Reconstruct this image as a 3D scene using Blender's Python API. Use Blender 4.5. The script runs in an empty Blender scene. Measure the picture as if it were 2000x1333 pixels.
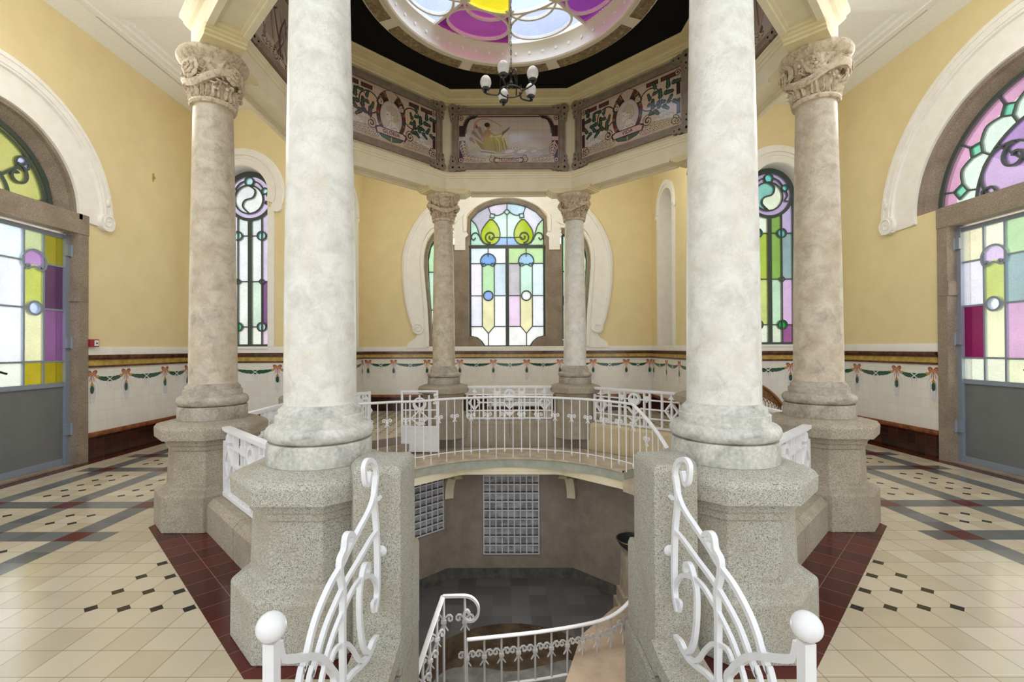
import bpy, math, random
import numpy as np
from mathutils import Vector, Matrix
random.seed(7)
S = bpy.context.scene
COL = S.collection
PI = math.pi
rad = math.radians

# ------------------------------------------------------------------ camera
def basis(p, y, r):
    f = Vector((math.sin(y)*math.cos(p), math.cos(y)*math.cos(p), math.sin(p)))
    rt = Vector((math.cos(y), -math.sin(y), 0)); up = rt.cross(f)
    return rt*math.cos(r)+up*math.sin(r), up*math.cos(r)-rt*math.sin(r), f
R_, U_, F_ = basis(.0073, -.0055, -.0040)
cam = bpy.data.objects.new('camera', bpy.data.cameras.new('camera')); COL.objects.link(cam)
cam.matrix_world = Matrix(((R_.x, U_.x, -F_.x, -.107), (R_.y, U_.y, -F_.y, -5.707), (R_.z, U_.z, -F_.z, 1.6), (0, 0, 0, 1)))
cam.data.sensor_width = 36; cam.data.lens = 917/2000*36
cam.data.shift_x = .0109; cam.data.shift_y = .00335; cam.data.clip_start = .05
S.camera = cam

# ------------------------------------------------------------------ world, sun, exposure
W = bpy.data.worlds.new('sky'); S.world = W; W.use_nodes = True
nt = W.node_tree; nt.nodes.clear()
wo = nt.nodes.new('ShaderNodeOutputWorld'); bg = nt.nodes.new('ShaderNodeBackground')
tc = nt.nodes.new('ShaderNodeTexCoord'); sx = nt.nodes.new('ShaderNodeSeparateXYZ'); cr = nt.nodes.new('ShaderNodeValToRGB')
nz = nt.nodes.new('ShaderNodeTexNoise'); nz.inputs['Scale'].default_value = 3.0; nz.inputs['Detail'].default_value = 3
ad = nt.nodes.new('ShaderNodeMath'); ad.operation = 'MULTIPLY_ADD'; ad.inputs[1].default_value = .35
mp = nt.nodes.new('ShaderNodeMapRange'); mp.inputs[1].default_value = -.5; mp.inputs[2].default_value = .6
nt.links.new(tc.outputs['Generated'], sx.inputs[0]); nt.links.new(tc.outputs['Generated'], nz.inputs['Vector'])
nt.links.new(nz.outputs['Fac'], ad.inputs[0]); nt.links.new(sx.outputs['Z'], ad.inputs[2])
nt.links.new(ad.outputs[0], mp.inputs[0]); nt.links.new(mp.outputs[0], cr.inputs[0])
e = cr.color_ramp.elements; e[0].position = .2; e[0].color = (.75, .78, .70, 1); e[1].position = .75; e[1].color = (.93, .97, 1.0, 1)
m_ = cr.color_ramp.elements.new(.5); m_.color = (1, 1, .98, 1)
nt.links.new(cr.outputs[0], bg.inputs[0]); nt.links.new(bg.outputs[0], wo.inputs[0])
bg.inputs[1].default_value = 1.25
def sun(name, rx, rz, strength, angle, color):
    d = bpy.data.lights.new(name, 'SUN'); d.energy = strength; d.angle = rad(angle); d.color = color
    o = bpy.data.objects.new(name, d); COL.objects.link(o); o.rotation_euler = (rad(rx), 0, rad(rz)); return o
sun('daylight_front', 66, -6, .25, 60, (1, .97, .93))
def area(name, loc, rot, sx_, sy_, power, color=(1, 1, 1)):
    d = bpy.data.lights.new(name, 'AREA'); d.shape = 'RECTANGLE'; d.size = sx_; d.size_y = sy_; d.energy = power; d.color = color
    o = bpy.data.objects.new(name, d); COL.objects.link(o); o.location = loc; o.rotation_euler = rot; return o
# daylight standing outside each stained-glass opening, shining in through the glass
area('daylight_window', (0, 7.6, 3.6), (rad(-90), 0, 0), 5.5, 5.0, 330)
area('daylight_door_left', (-7.4, -.3, 2.9), (0, rad(-90), 0), 5, 3.6, 260)
area('daylight_door_right', (7.4, -.3, 2.9), (0, rad(90), 0), 5, 3.6, 260)
area('daylight_slit_left', (-5.1, 4.4, 3.4), (rad(-90), 0, 0), 1.8, 4, 95)
area('daylight_slit_right', (5.1, 4.4, 3.4), (rad(-90), 0, 0), 1.8, 4, 95)
area('daylight_skylight', (0, 0, 7.3), (0, 0, 0), 3.4, 3.4, 260)
def fill_light(name, loc, power, r=.25, color=(1, .98, .93)):
    d = bpy.data.lights.new(name, 'POINT'); d.energy = power; d.shadow_soft_size = r; d.color = color
    o = bpy.data.objects.new(name, d); COL.objects.link(o); o.location = loc; return o
# unseen fill lights added to brighten the bays and the lower room
fill_light('bay_fill_left', (-4.0, -1.0, 4.5), 62, .5); fill_light('bay_fill_right', (4.0, -1.0, 4.5), 62, .5); fill_light('bay_fill_rear', (0, 4.5, 5.2), 60, .5)
fill_light('bay_fill_rear_left', (-3.1, 3.2, 4.9), 22, .4); fill_light('bay_fill_rear_right', (3.1, 3.2, 4.9), 22, .4)
fill_light('well_fill', (0, -.6, -.55), 44, .3)
S.view_settings.view_transform = 'Standard'; S.view_settings.look = 'None'
S.view_settings.exposure = 0.15; S.view_settings.gamma = 1.0; S.view_settings.use_curve_mapping = False

# ------------------------------------------------------------------ material helpers
MATS = {}
def mat(name, base, rough=.6, spec=.5, nodes=None, metal=0, bump=None):
    m = bpy.data.materials.new(name); m.use_nodes = True
    b = m.node_tree.nodes['Principled BSDF']
    b.inputs['Base Color'].default_value = (*base, 1); b.inputs['Roughness'].default_value = rough
    b.inputs['Specular IOR Level'].default_value = spec; b.inputs['Metallic'].default_value = metal
    if nodes: nodes(m.node_tree, b)
    MATS[name] = m; return m
def N(t, k, **kw):
    n = t.nodes.new(k)
    for a, v in kw.items():
        if a.startswith('i_'):
            key = a[2:]; key = int(key) if key.isdigit() else key.replace('_', ' ')
            n.inputs[key].default_value = v
        else: setattr(n, a, v)
    return n
def coords(t, scale=(1, 1, 1), kind='Object'):
    c = N(t, 'ShaderNodeTexCoord'); m = N(t, 'ShaderNodeMapping'); m.inputs['Scale'].default_value = scale
    t.links.new(c.outputs[kind], m.inputs[0]); return m.outputs[0]
def noise(t, v, scale, detail=4, rough=.6, dist=0):
    n = N(t, 'ShaderNodeTexNoise'); n.inputs['Scale'].default_value = scale; n.inputs['Detail'].default_value = detail
    n.inputs['Roughness'].default_value = rough; n.inputs['Distortion'].default_value = dist
    t.links.new(v, n.inputs['Vector']); return n.outputs['Fac']
def ramp(t, fac, stops):
    r = N(t, 'ShaderNodeValToRGB'); el = r.color_ramp.elements
    while len(el) < len(stops): el.new(.5)
    for k, (p, c) in enumerate(stops): el[k].position = p; el[k].color = (*c, 1)
    t.links.new(fac, r.inputs[0]); return r.outputs[0]
def mix(t, fac, a, b, mode='MIX'):
    n = N(t, 'ShaderNodeMix'); n.data_type = 'RGBA'; n.blend_type = mode
    for sock, val in ((n.inputs[0], fac), (n.inputs[6], a), (n.inputs[7], b)):
        if isinstance(val, (int, float)): sock.default_value = val
        elif isinstance(val, tuple): sock.default_value = (*val, 1)
        else: t.links.new(val, sock)
    return n.outputs[2]
def bump(t, b, h, strength=.3, dist=.02):
    n = N(t, 'ShaderNodeBump'); n.inputs['Strength'].default_value = strength; n.inputs['Distance'].default_value = dist
    t.links.new(h, n.inputs['Height']); t.links.new(n.outputs[0], b.inputs['Normal'])
def two(c1, c2, scale, detail=4, bs=0, lo=.35, hi=.65, dist=.01, sc=(1, 1, 1)):
    def f(t, b):
        v = coords(t, sc); n = noise(t, v, scale, detail)
        t.links.new(ramp(t, n, [(lo, c1), (hi, c2)]), b.inputs['Base Color'])
        if bs: bump(t, b, n, bs, dist)
    return f
def math_(t, op, a, b=None, c=None):
    n = N(t, 'ShaderNodeMath'); n.operation = op
    for k, v in enumerate((a, b, c)):
        if v is None: continue
        if isinstance(v, (int, float)): n.inputs[k].default_value = v
        else: t.links.new(v, n.inputs[k])
    return n.outputs[0]

def marble(c_lo, c_hi, warm, vein):
    def f(t, b):
        v = coords(t)
        n1 = noise(t, v, 9, 7, .72, .45); base = ramp(t, n1, [(.30, c_lo), (.58, c_hi)])
        n2 = noise(t, v, 2.2, 4, .6, .5); w = ramp(t, n2, [(.52, (0, 0, 0)), (.74, (1, 1, 1))])
        base = mix(t, w, base, warm)
        n3 = noise(t, v, 22, 4, .6, 2.8); a = math_(t, 'ABSOLUTE', math_(t, 'SUBTRACT', n3, .5))
        ve = ramp(t, a, [(.0, (1, 1, 1)), (.03, (0, 0, 0))])
        n4 = noise(t, v, 5, 3); ve = mix(t, 1.0, ve, ramp(t, n4, [(.42, (0, 0, 0)), (.62, (.55, .55, .55))]), 'MULTIPLY')
        base = mix(t, ve, base, vein)
        t.links.new(base, b.inputs['Base Color']); bump(t, b, n3, .15, .004)
    return f
mat('marble_light', (.8, .78, .72), .33, .5, marble((.54, .52, .465), (.74, .725, .675), (.66, .59, .48), (.42, .39, .33)))
mat('marble_tan', (.6, .53, .43), .4, .5, marble((.35, .29, .215), (.60, .52, .405), (.44, .33, .22), (.22, .16, .11)))
def stone(c1, c2, c3, sc=1.0, sp=.5):
    def f(t, b):
        v = coords(t); n1 = noise(t, v, 6*sc, 6, .7, .4); base = ramp(t, n1, [(.3, c1), (.5, c2), (.72, c3)])
        n2 = noise(t, v, 60*sc, 3, .6); t.links.new(mix(t, .25, base, ramp(t, n2, [(.35, c1), (.65, c3)])), b.inputs['Base Color'])
        bump(t, b, n1, .35, .01)
    return f
mat('base_tan', (.4, .35, .3), .6, .4, stone((.15, .125, .09), (.36, .315, .25), (.54, .49, .41), .8))
mat('base_stone', (.4, .4, .36), .6, .4, stone((.20, .20, .175), (.50, .49, .44), (.74, .72, .67), .8))
mat('capital_stone', (.5, .4, .3), .6, .3, stone((.20, .13, .085), (.62, .49, .34), (.80, .70, .54), 3.4))
def granite(c_d, c_m, c_l, patch):
    def f(t, b):
        v = coords(t)
        def vor(sc):
            q = N(t, 'ShaderNodeTexVoronoi'); q.inputs['Scale'].default_value = sc; t.links.new(v, q.inputs['Vector']); return q.outputs['Color']
        sp = N(t, 'ShaderNodeSeparateColor'); t.links.new(vor(400), sp.inputs[0]); sp2 = N(t, 'ShaderNodeSeparateColor'); t.links.new(vor(210), sp2.inputs[0])
        k = math_(t, 'ADD', math_(t, 'MULTIPLY', sp.outputs[0], .7), math_(t, 'MULTIPLY', sp2.outputs[0], .3))
        g = ramp(t, k, [(.16, c_d), (.34, c_m), (.62, c_l)])
        n2 = noise(t, v, 3, 4); g = mix(t, ramp(t, n2, [(.45, (0, 0, 0)), (.7, (.55, .55, .55))]), g, patch)
        t.links.new(g, b.inputs['Base Color']); bump(t, b, noise(t, v, 90, 3, .7), .45, .005)
    return f
mat('granite', (.4, .4, .36), .85, .2, granite((.12, .115, .09), (.33, .32, .265), (.53, .515, .445), (.35, .285, .205)))
mat('granite_brown', (.3, .25, .2), .85, .2, granite((.07, .055, .04), (.24, .19, .14), (.40, .33, .26), (.17, .13, .09)))
mat('granite_brown2', (.36, .32, .25), .85, .2, granite((.10, .085, .06), (.30, .26, .20), (.46, .405, .315), (.24, .19, .135)))
mat('granite_painted_sun', (.6, .5, .3), .8, .2, granite((.30, .23, .13), (.55, .44, .27), (.72, .62, .42), (.6, .5, .33)))  # paler, yellower granite: sunlight on the rear right parapet painted into the colour
mat('yellow_wall', (.80, .66, .40), .75, .3, two((.74, .615, .345), (.79, .665, .39), 3, 5, .05, .3, .7, .004))
mat('white_plaster', (.80, .76, .70), .7, .3, two((.82, .79, .74), (.88, .86, .82), 7, 6, .25, .3, .7, .006))
mat('ceiling_white', (.82, .79, .74), .8, .3, two((.82, .80, .76), (.88, .87, .84), 30, 6, .3, .3, .7, .006))
mat('cream', (.78, .66, .38), .5, .4, two((.74, .62, .35), (.80, .69, .42), 4, 4))
mat('ring_cream', (.88, .80, .64), .35, .5)
mat('pale_cream', (.82, .77, .62), .6, .3, two((.78, .69, .48), (.84, .76, .57), 4, 4))
mat('black_paint', (.006, .006, .006), .75, .15)
mat('oculus_stone', (.2, .14, .08), .5, .4, stone((.04, .025, .012), (.26, .18, .09), (.62, .50, .30), 3))
mat('white_iron', (.82, .82, .84), .32, .5, two((.74, .74, .76), (.80, .80, .82), 14, 3, .08, .3, .7, .003))
mat('grey_iron', (.16, .19, .22), .45, .5)
mat('blue_grey_iron', (.24, .28, .34), .4, .5)
mat('dark_iron', (.03, .035, .035), .45, .5)
mat('black_iron', (.008, .008, .009), .3, .6)
mat('lead', (.06, .08, .07), .5, .4)
mat('came_cream', (.86, .80, .66), .5, .3)
mat('dado_brown', (.06, .018, .009), .2, .6, two((.035, .010, .006), (.14, .045, .016), 9, 3))
mat('dado_yellow', (.5, .33, .06), .22, .6, two((.34, .21, .04), (.58, .40, .09), 12, 3, 0, .3, .7, 0))
mat('rust_mould', (.3, .09, .03), .25, .6, two((.17, .05, .02), (.36, .13, .05), 8, 3))
mat('pit_plaster', (.28, .22, .17), .8, .2, two((.27, .225, .185), (.37, .315, .265), 5, 7, .4, .3, .7, .01))
mat('concrete', (.40, .41, .34), .7, .3, two((.34, .35, .29), (.43, .44, .37), 8, 5))
mat('walk_stone', (.5, .42, .31), .6, .3, two((.40, .33, .24), (.58, .50, .38), 5, 6))
mat('basin_brown', (.13, .09, .055), .6, .3, two((.08, .055, .035), (.18, .125, .08), 5, 4))
mat('basin_grey', (.25, .25, .23), .6, .3, two((.16, .16, .15), (.33, .33, .30), 4, 5))
mat('tan_slab', (.48, .37, .27), .6, .3, two((.42, .32, .23), (.52, .41, .30), 5, 4))
mat('red_plastic', (.30, .01, .02), .35, .5); mat('white_plastic', (.8, .8, .8), .4, .5)
mat('panel_taupe', (.34, .27, .21), .45, .4, two((.22, .17, .125), (.31, .25, .19), 9, 4, .1))
mat('hole_dark', (.01, .01, .01), .8, .2)
mat('ink', (.012, .008, .01), .4, .4)
mat('brass', (.35, .25, .10), .35, .6, metal=.8)
mat('bench_white', (.80, .80, .79), .45, .4)
mat('wicker', (.20, .085, .025), .6, .3, two((.09, .035, .012), (.30, .14, .05), 40, 3, .5))
mat('notice_paper', (.62, .50, .56), .5, .3)
mat('grey_steel', (.17, .18, .19), .45, .4, two((.155, .165, .17), (.175, .185, .19), 3, 3))
mat('globe_glass', (.80, .82, .84), .15, .7, two((.86, .87, .88), (.97, .97, .98), 22, 2))
mat('clear_lamp', (1, .98, .95), .4, .3)

def tiles(size_u, size_v, c1, c2, grout, gw, axes=('X', 'Z'), rough=.15, offs=(0, 0)):
    def f(t, b):
        c = N(t, 'ShaderNodeTexCoord'); s = N(t, 'ShaderNodeSeparateXYZ'); t.links.new(c.outputs['Object'], s.inputs[0])
        u = math_(t, 'DIVIDE', math_(t, 'ADD', math_(t, 'ADD', s.outputs['X'], s.outputs['Y']) if axes[0] == 'X' and axes[1] == 'Z' else s.outputs[axes[0]], offs[0]), size_u); v = math_(t, 'DIVIDE', math_(t, 'ADD', s.outputs[axes[1]], offs[1]), size_v)
        iu = math_(t, 'FLOOR', u); iv = math_(t, 'FLOOR', v)
        fu = math_(t, 'FRACT', u); fv = math_(t, 'FRACT', v)
        def edge(fr, size): return math_(t, 'LESS_THAN', math_(t, 'MINIMUM', fr, math_(t, 'SUBTRACT', 1, fr)), gw/size)
        g = math_(t, 'MAXIMUM', edge(fu, size_u), edge(fv, size_v))
        cb = N(t, 'ShaderNodeCombineXYZ'); t.links.new(iu, cb.inputs[0]); t.links.new(iv, cb.inputs[1])
        wn = N(t, 'ShaderNodeTexWhiteNoise'); t.links.new(cb.outputs[0], wn.inputs['Vector'])
        base = mix(t, wn.outputs['Value'], c1, c2)
        t.links.new(mix(t, g, base, grout), b.inputs['Base Color']); b.inputs['Roughness'].default_value = rough
        bump(t, b, math_(t, 'SUBTRACT', 1, g), .15, .003)
    return f
mat('tile_white', (.75, .74, .70), .12, .5, tiles(.14, .14, (.76, .73, .67), (.80, .78, .73), (.66, .64, .60), .0022))
mat('tile_base', (.03, .01, .01), .1, .6, tiles(.16, .145, (.020, .006, .004), (.055, .013, .008), (.09, .03, .02), .002))
mat('tile_pit', (.06, .06, .07), .3, .5, tiles(.3, .3, (.095, .093, .095), (.17, .165, .165), (.08, .08, .085), .0012, ('X', 'Y'), .3))

def floor_nodes(t, b):
    c = N(t, 'ShaderNodeTexCoord'); s = N(t, 'ShaderNodeSeparateXYZ'); t.links.new(c.outputs['Object'], s.inputs[0])
    x, y = s.outputs['X'], s.outputs['Y']; ax = math_(t, 'ABSOLUTE', x)
    gx = math_(t, 'DIVIDE', math_(t, 'SUBTRACT', ax, .015), .2035); gy = math_(t, 'DIVIDE', math_(t, 'SUBTRACT', y, .018), .202)
    fx, fy = math_(t, 'FRACT', gx), math_(t, 'FRACT', gy); ix, iy = math_(t, 'FLOOR', gx), math_(t, 'FLOOR', gy)
    dx = math_(t, 'MINIMUM', fx, math_(t, 'SUBTRACT', 1, fx)); dy = math_(t, 'MINIMUM', fy, math_(t, 'SUBTRACT', 1, fy))
    def AND(*a):
        r = a[0]
        for q in a[1:]: r = math_(t, 'MULTIPLY', r, q)
        return r
    def OR(*a):
        r = a[0]
        for q in a[1:]: r = math_(t, 'MAXIMUM', r, q)
        return r
    GT = lambda a, v: math_(t, 'GREATER_THAN', a, v); LT = lambda a, v: math_(t, 'LESS_THAN', a, v)
    band = lambda a, lo, hi: AND(GT(a, lo), LT(a, hi))
    xb = OR(band(gx, 18, 19), band(gx, 22, 23), band(gx, 26, 27))
    yb = OR(band(gy, -9, -8), band(gy, -5, -4), band(gy, 2, 3), band(gy, 6, 7), band(gy, 13, 14))
    yline = AND(yb, band(gx, 17, 28)); xline = xb
    red = AND(yb, xb); grey = OR(yline, xline)
    tri = AND(GT(gy, -14.5), LT(gx, 13.5), LT(gy, -9.5))
    inx = OR(band(gx, 19.5, 21.5), band(gx, 23.5, 25.5))
    iny = OR(band(gy, -13.5, -9.5), band(gy, -7.5, -5.5), band(gy, -3.5, 1.5), band(gy, 3.5, 5.5), band(gy, 7.5, 12.5))
    rear = AND(GT(gy, 14.5), LT(gx, 16.5))
    zone = OR(AND(inx, iny), tri, rear)
    dot = AND(zone, LT(math_(t, 'ADD', dx, dy), .22))
    grout = OR(LT(dx, .011), LT(dy, .011))
    # red border round the pedestals: octagon
    d1 = math_(t, 'ADD', ax, math_(t, 'ABSOLUTE', y))
    o = OR(math_(t, 'DIVIDE', d1, 4.80), math_(t, 'DIVIDE', ax, 3.30), math_(t, 'DIVIDE', math_(t, 'ABSOLUTE', y), 3.43))
    border = LT(o, 1.0); wallstrip = OR(GT(ax, 5.88), GT(y, 6.25))
    wn = N(t, 'ShaderNodeTexWhiteNoise'); cb = N(t, 'ShaderNodeCombineXYZ')
    t.links.new(math_(t, 'MULTIPLY', ix, math_(t, 'SIGN', x)), cb.inputs[0]); t.links.new(iy, cb.inputs[1]); t.links.new(cb.outputs[0], wn.inputs['Vector'])
    v = coords(t); n = noise(t, v, 2.5, 5)
    beige = mix(t, wn.outputs['Value'], (.42, .355, .245), (.56, .49, .37)); beige = mix(t, ramp(t, n, [(.35, (0, 0, 0)), (.7, (.5, .5, .5))]), beige, (.55, .46, .33))
    col = mix(t, grout, beige, (.24, .19, .12))
    gcol = mix(t, wn.outputs['Value'], (.095, .10, .10), (.15, .155, .15)); col = mix(t, grey, col, mix(t, grout, gcol, (.2, .2, .19)))
    col = mix(t, red, col, (.10, .018, .013)); col = mix(t, dot, col, (.012, .012, .013))
    # red border tiles laid diagonally
    p = math_(t, 'DIVIDE', math_(t, 'SUBTRACT', ax, math_(t, 'ABSOLUTE', y)), .283); fp = math_(t, 'FRACT', p)
    q1 = math_(t, 'ABSOLUTE', math_(t, 'SUBTRACT', o, .948))
    gl = OR(LT(fp, .02), LT(q1, .0007))
    rn = N(t, 'ShaderNodeTexWhiteNoise'); rn.noise_dimensions = '1D'; t.links.new(math_(t, 'FLOOR', p), rn.inputs['W'])
    rcol = mix(t, rn.outputs['Value'], (.045, .006, .004), (.095, .013, .009)); rcol = mix(t, gl, rcol, (.22, .10, .08))
    col = mix(t, OR(border, wallstrip), col, rcol)
    t.links.new(col, b.inputs['Base Color'])
    b.inputs['Roughness'].default_value = .17; b.inputs['Specular IOR Level'].default_value = .4
    bump(t, b, math_(t, 'SUBTRACT', 1, grout), .2, .002)
mat('floor_tiles', (.6, .5, .4), .2, .5, floor_nodes)

def paint_mat(name, rough, spec=.5):
    m = mat(name, (1, 1, 1), rough, spec); t = m.node_tree; b = t.nodes['Principled BSDF']
    a = N(t, 'ShaderNodeAttribute', attribute_name='Col'); t.links.new(a.outputs['Color'], b.inputs['Base Color']); return m
paint_mat('glazed_painting', .12, .5)
def glass_mat(name, gain):
    m = bpy.data.materials.new(name); m.use_nodes = True; t = m.node_tree; t.nodes.clear(); MATS[name] = m
    a = N(t, 'ShaderNodeAttribute', attribute_name='Col'); v = coords(t)
    n = noise(t, v, 45, 3, .7); fac = ramp(t, n, [(.3, (gain*.82,)*3), (.7, (gain*1.12,)*3)])
    n2 = noise(t, v, 2.2, 2); fac = mix(t, 1.0, fac, ramp(t, n2, [(.3, (.75,)*3), (.62, (1.1,)*3)]), 'MULTIPLY')
    c = mix(t, 1.0, a.outputs['Color'], fac, 'MULTIPLY')
    tr = N(t, 'ShaderNodeBsdfTransparent'); tl = N(t, 'ShaderNodeBsdfTranslucent'); gl = N(t, 'ShaderNodeBsdfGlossy'); gl.inputs['Roughness'].default_value = .2
    t.links.new(c, tr.inputs[0]); t.links.new(a.outputs['Color'], tl.inputs[0])
    m1 = N(t, 'ShaderNodeMixShader'); m1.inputs[0].default_value = .12; m2 = N(t, 'ShaderNodeMixShader'); m2.inputs[0].default_value = .03
    t.links.new(tr.outputs[0], m1.inputs[1]); t.links.new(tl.outputs[0], m1.inputs[2])
    t.links.new(m1.outputs[0], m2.inputs[1]); t.links.new(gl.outputs[0], m2.inputs[2])
    o = N(t, 'ShaderNodeOutputMaterial'); t.links.new(m2.outputs[0], o.inputs[0]); return m
glass_mat('stained_glass', .46)

# ------------------------------------------------------------------ mesh helpers
def frame(o, u, v):
    u = Vector(u).normalized(); v = Vector(v).normalized(); w = u.cross(v); o = Vector(o)
    return Matrix(((u.x, v.x, w.x, o.x), (u.y, v.y, w.y, o.y), (u.z, v.z, w.z, o.z), (0, 0, 0, 1)))
I4 = Matrix.Identity(4)
def arc(cx, cy, r, a0, a1, n=24, ry=None):
    ry = r if ry is None else ry
    return [(cx+r*math.cos(rad(a0+(a1-a0)*k/n)), cy+ry*math.sin(rad(a0+(a1-a0)*k/n))) for k in range(n+1)]
def spline(pts, n=6, closed=False):
    P = [Vector(p) for p in pts]; out = []; L = len(P)
    rng = range(L) if closed else range(L-1)
    for i in rng:
        if closed: a, b, c, d = P[i-1], P[i], P[(i+1) % L], P[(i+2) % L]
        else: a, b, c, d = P[max(i-1, 0)], P[i], P[i+1], P[min(i+2, L-1)]
        for k in range(n):
            t = k/n; out.append(.5*((2*b)+(c-a)*t+(2*a-5*b+4*c-d)*t*t+(3*b-a-3*c+d)*t**3))
    if not closed: out.append(P[-1].copy())
    return [tuple(p) for p in out]
class MB:
    def __init__(s, M=I4): s.v = []; s.f = []; s.mi = []; s.M = M; s.c = []; s.cur = 0; s.k = 0
    def add(s, vs, fs, mi=None, col=None):
        o = len(s.v); mi = s.cur if mi is None else mi
        for p in vs:
            q = s.M @ Vector(p if len(p) == 3 else (p[0], p[1], 0)); s.v.append(q[:])
        for f in fs: s.f.append([o+i for i in f]); s.mi.append(mi); s.c.append(col)
        return s
    def jit(s):
        s.k += 1; return ((s.k*.618034) % 1-.5)*.0016
    def box(s, x0, x1, y0, y1, z0, z1, mi=None, top=None):
        j = s.jit(); x0 += j*.3; x1 += j*.3; y0 += j*.4; y1 += j*.4; z0 += j; z1 += j
        t = top or (0, 0)
        vs = [(x0, y0, z0), (x1, y0, z0), (x1, y1, z0), (x0, y1, z0), (x0+t[0], y0+t[1], z1), (x1-t[0], y0+t[1], z1), (x1-t[0], y1-t[1], z1), (x0+t[0], y1-t[1], z1)]
        return s.add(vs, [(0, 3, 2, 1), (4, 5, 6, 7), (0, 1, 5, 4), (1, 2, 6, 5), (2, 3, 7, 6), (3, 0, 4, 7)], mi)
    def prism(s, poly, z0, z1, mi=None):
        j = s.jit(); z0 += j; z1 += j
        n = len(poly); vs = [(p[0], p[1], z0) for p in poly]+[(p[0], p[1], z1) for p in poly]
        a = sum(poly[i][0]*poly[(i+1) % n][1]-poly[(i+1) % n][0]*poly[i][1] for i in range(n))
        fs = [tuple(range(n))[::-1], tuple(range(n, 2*n))]+[(i, (i+1) % n, n+(i+1) % n, n+i) for i in range(n)]
        if a < 0: fs = [f[::-1] for f in fs]
        return s.add(vs, fs, mi)
    def rings(s, loops, closed=True, capa=True, capb=True, mi=None):
        n = len(loops[0]); vs = [p for l in loops for p in l]; fs = []
        for k in range(len(loops)-1):
            for i in range(n if closed else n-1): fs.append((k*n+i, k*n+(i+1) % n, (k+1)*n+(i+1) % n, (k+1)*n+i))
        if capa: fs.append(tuple(range(n))[::-1])
        if capb: fs.append(tuple(range((len(loops)-1)*n, len(loops)*n)))
        return s.add(vs, fs, mi)
    def lathe(s, prof, seg=40, c=(0, 0, 0), mi=None, cap=True):
        return s.rings([[(c[0]+r*math.cos(2*PI*i/seg), c[1]+r*math.sin(2*PI*i/seg), c[2]+z) for i in range(seg)] for r, z in prof], True, cap, cap, mi)
    def band(s, path, w, d0, d1, closed=False, mi=None):
        """a flat bar of width w along a 2D path in the local plane, from depth d0 to d1"""
        j = s.jit(); d0 += j; d1 += j; P = []
        for p in path:
            q = Vector((p[0], p[1]))
            if not P or (q-P[-1]).length > 1e-5: P.append(q)
        if closed and (P[0]-P[-1]).length < 1e-5: P.pop()
        n = len(P); ws = w if isinstance(w, (list, tuple)) else [w]*n; loops = []
        for i in range(n):
            a = P[i-1] if (i or closed) else None; b = P[(i+1) % n] if (i < n-1 or closed) else None
            d1_ = (P[i]-a).normalized() if a is not None else None; d2_ = (b-P[i]).normalized() if b is not None else None
            if d1_ is None: t = d2_; k = 1
            elif d2_ is None: t = d1_; k = 1
            else:
                t = (d1_+d2_)
                if t.length < 1e-4: t = d1_
                t = t.normalized(); k = 1/max(.45, t.dot(d1_))
            nn = Vector((-t.y, t.x))*(ws[i]/2*k); l, r = P[i]+nn, P[i]-nn
            loops.append([(r.x, r.y, d0), (r.x, r.y, d1), (l.x, l.y, d1), (l.x, l.y, d0)])
        if closed: loops.append(loops[0])
        return s.rings(loops, True, not closed, not closed, mi)
    def tube(s, path, r, seg=8, closed=False, mi=None, flat=None):
        P = [Vector(p) for p in path]; n = len(P); rs = r if isinstance(r, (list, tuple)) else [r]*n
        loops = []; up = None
        for i in range(n):
            a = P[i-1] if (i or closed) else P[i]; b = P[(i+1) % n] if (i < n-1 or closed) else P[i]
            t = (b-a).normalized()
            if up is None: up = Vector((0, 0, 1)) if abs(t.z) < .9 else Vector((1, 0, 0))
            x = t.cross(up)
            if x.length < 1e-4: x = t.cross(Vector((0, 1, .01)))
            x.normalize(); y = x.cross(t).normalized(); up = y
            f1, f2 = flat or (1, 1)
            loops.append([tuple(P[i]+x*(rs[i]*f1*math.cos(2*PI*k/seg))+y*(rs[i]*f2*math.sin(2*PI*k/seg))) for k in range(seg)])
        if closed: loops.append(loops[0])
        return s.rings(loops, True, not closed, not closed, mi)
    def ball(s, c, r, seg=14, ring=8, sc=(1, 1, 1), mi=None):
        prof = [(max(1e-4, math.sin(PI*k/ring)), -math.cos(PI*k/ring)) for k in range(ring+1)]
        return s.rings([[(c[0]+sc[0]*r*a*math.cos(2*PI*i/seg), c[1]+sc[1]*r*a*math.sin(2*PI*i/seg), c[2]+sc[2]*r*z) for i in range(seg)] for a, z in prof], True, True, True, mi)
    def build(s, name, mats, parent=None, smooth=False, loc=None):
        me = bpy.data.meshes.new(name)
        vs = s.v
        if loc is not None: L = Vector(loc); vs = [tuple(Vector(p)-L) for p in vs]
        me.from_pydata(vs, [], s.f)
        for m in (mats if isinstance(mats, (list, tuple)) else [mats]): me.materials.append(MATS[m])
        me.polygons.foreach_set('material_index', s.mi)
        if any(c is not None for c in s.c):
            ca = me.color_attributes.new('Col', 'FLOAT_COLOR', 'CORNER'); buf = np.ones((len(me.loops), 4), dtype=np.float32)
            for p, c in zip(me.polygons, s.c):
                if c is not None: buf[p.loop_start:p.loop_start+p.loop_total, :3] = c
            ca.data.foreach_set('color', buf.ravel())
        me.validate(); me.update()
        if smooth:
            me.shade_smooth()
            try: me.set_sharp_from_angle(angle=rad(38))
            except Exception: pass
        o = bpy.data.objects.new(name, me); COL.objects.link(o)
        if loc is not None: o.location = loc
        if parent is not None:
            o.parent = parent; o.matrix_parent_inverse = Matrix.Identity(4)
            if loc is None:
                pass
        return o
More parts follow.
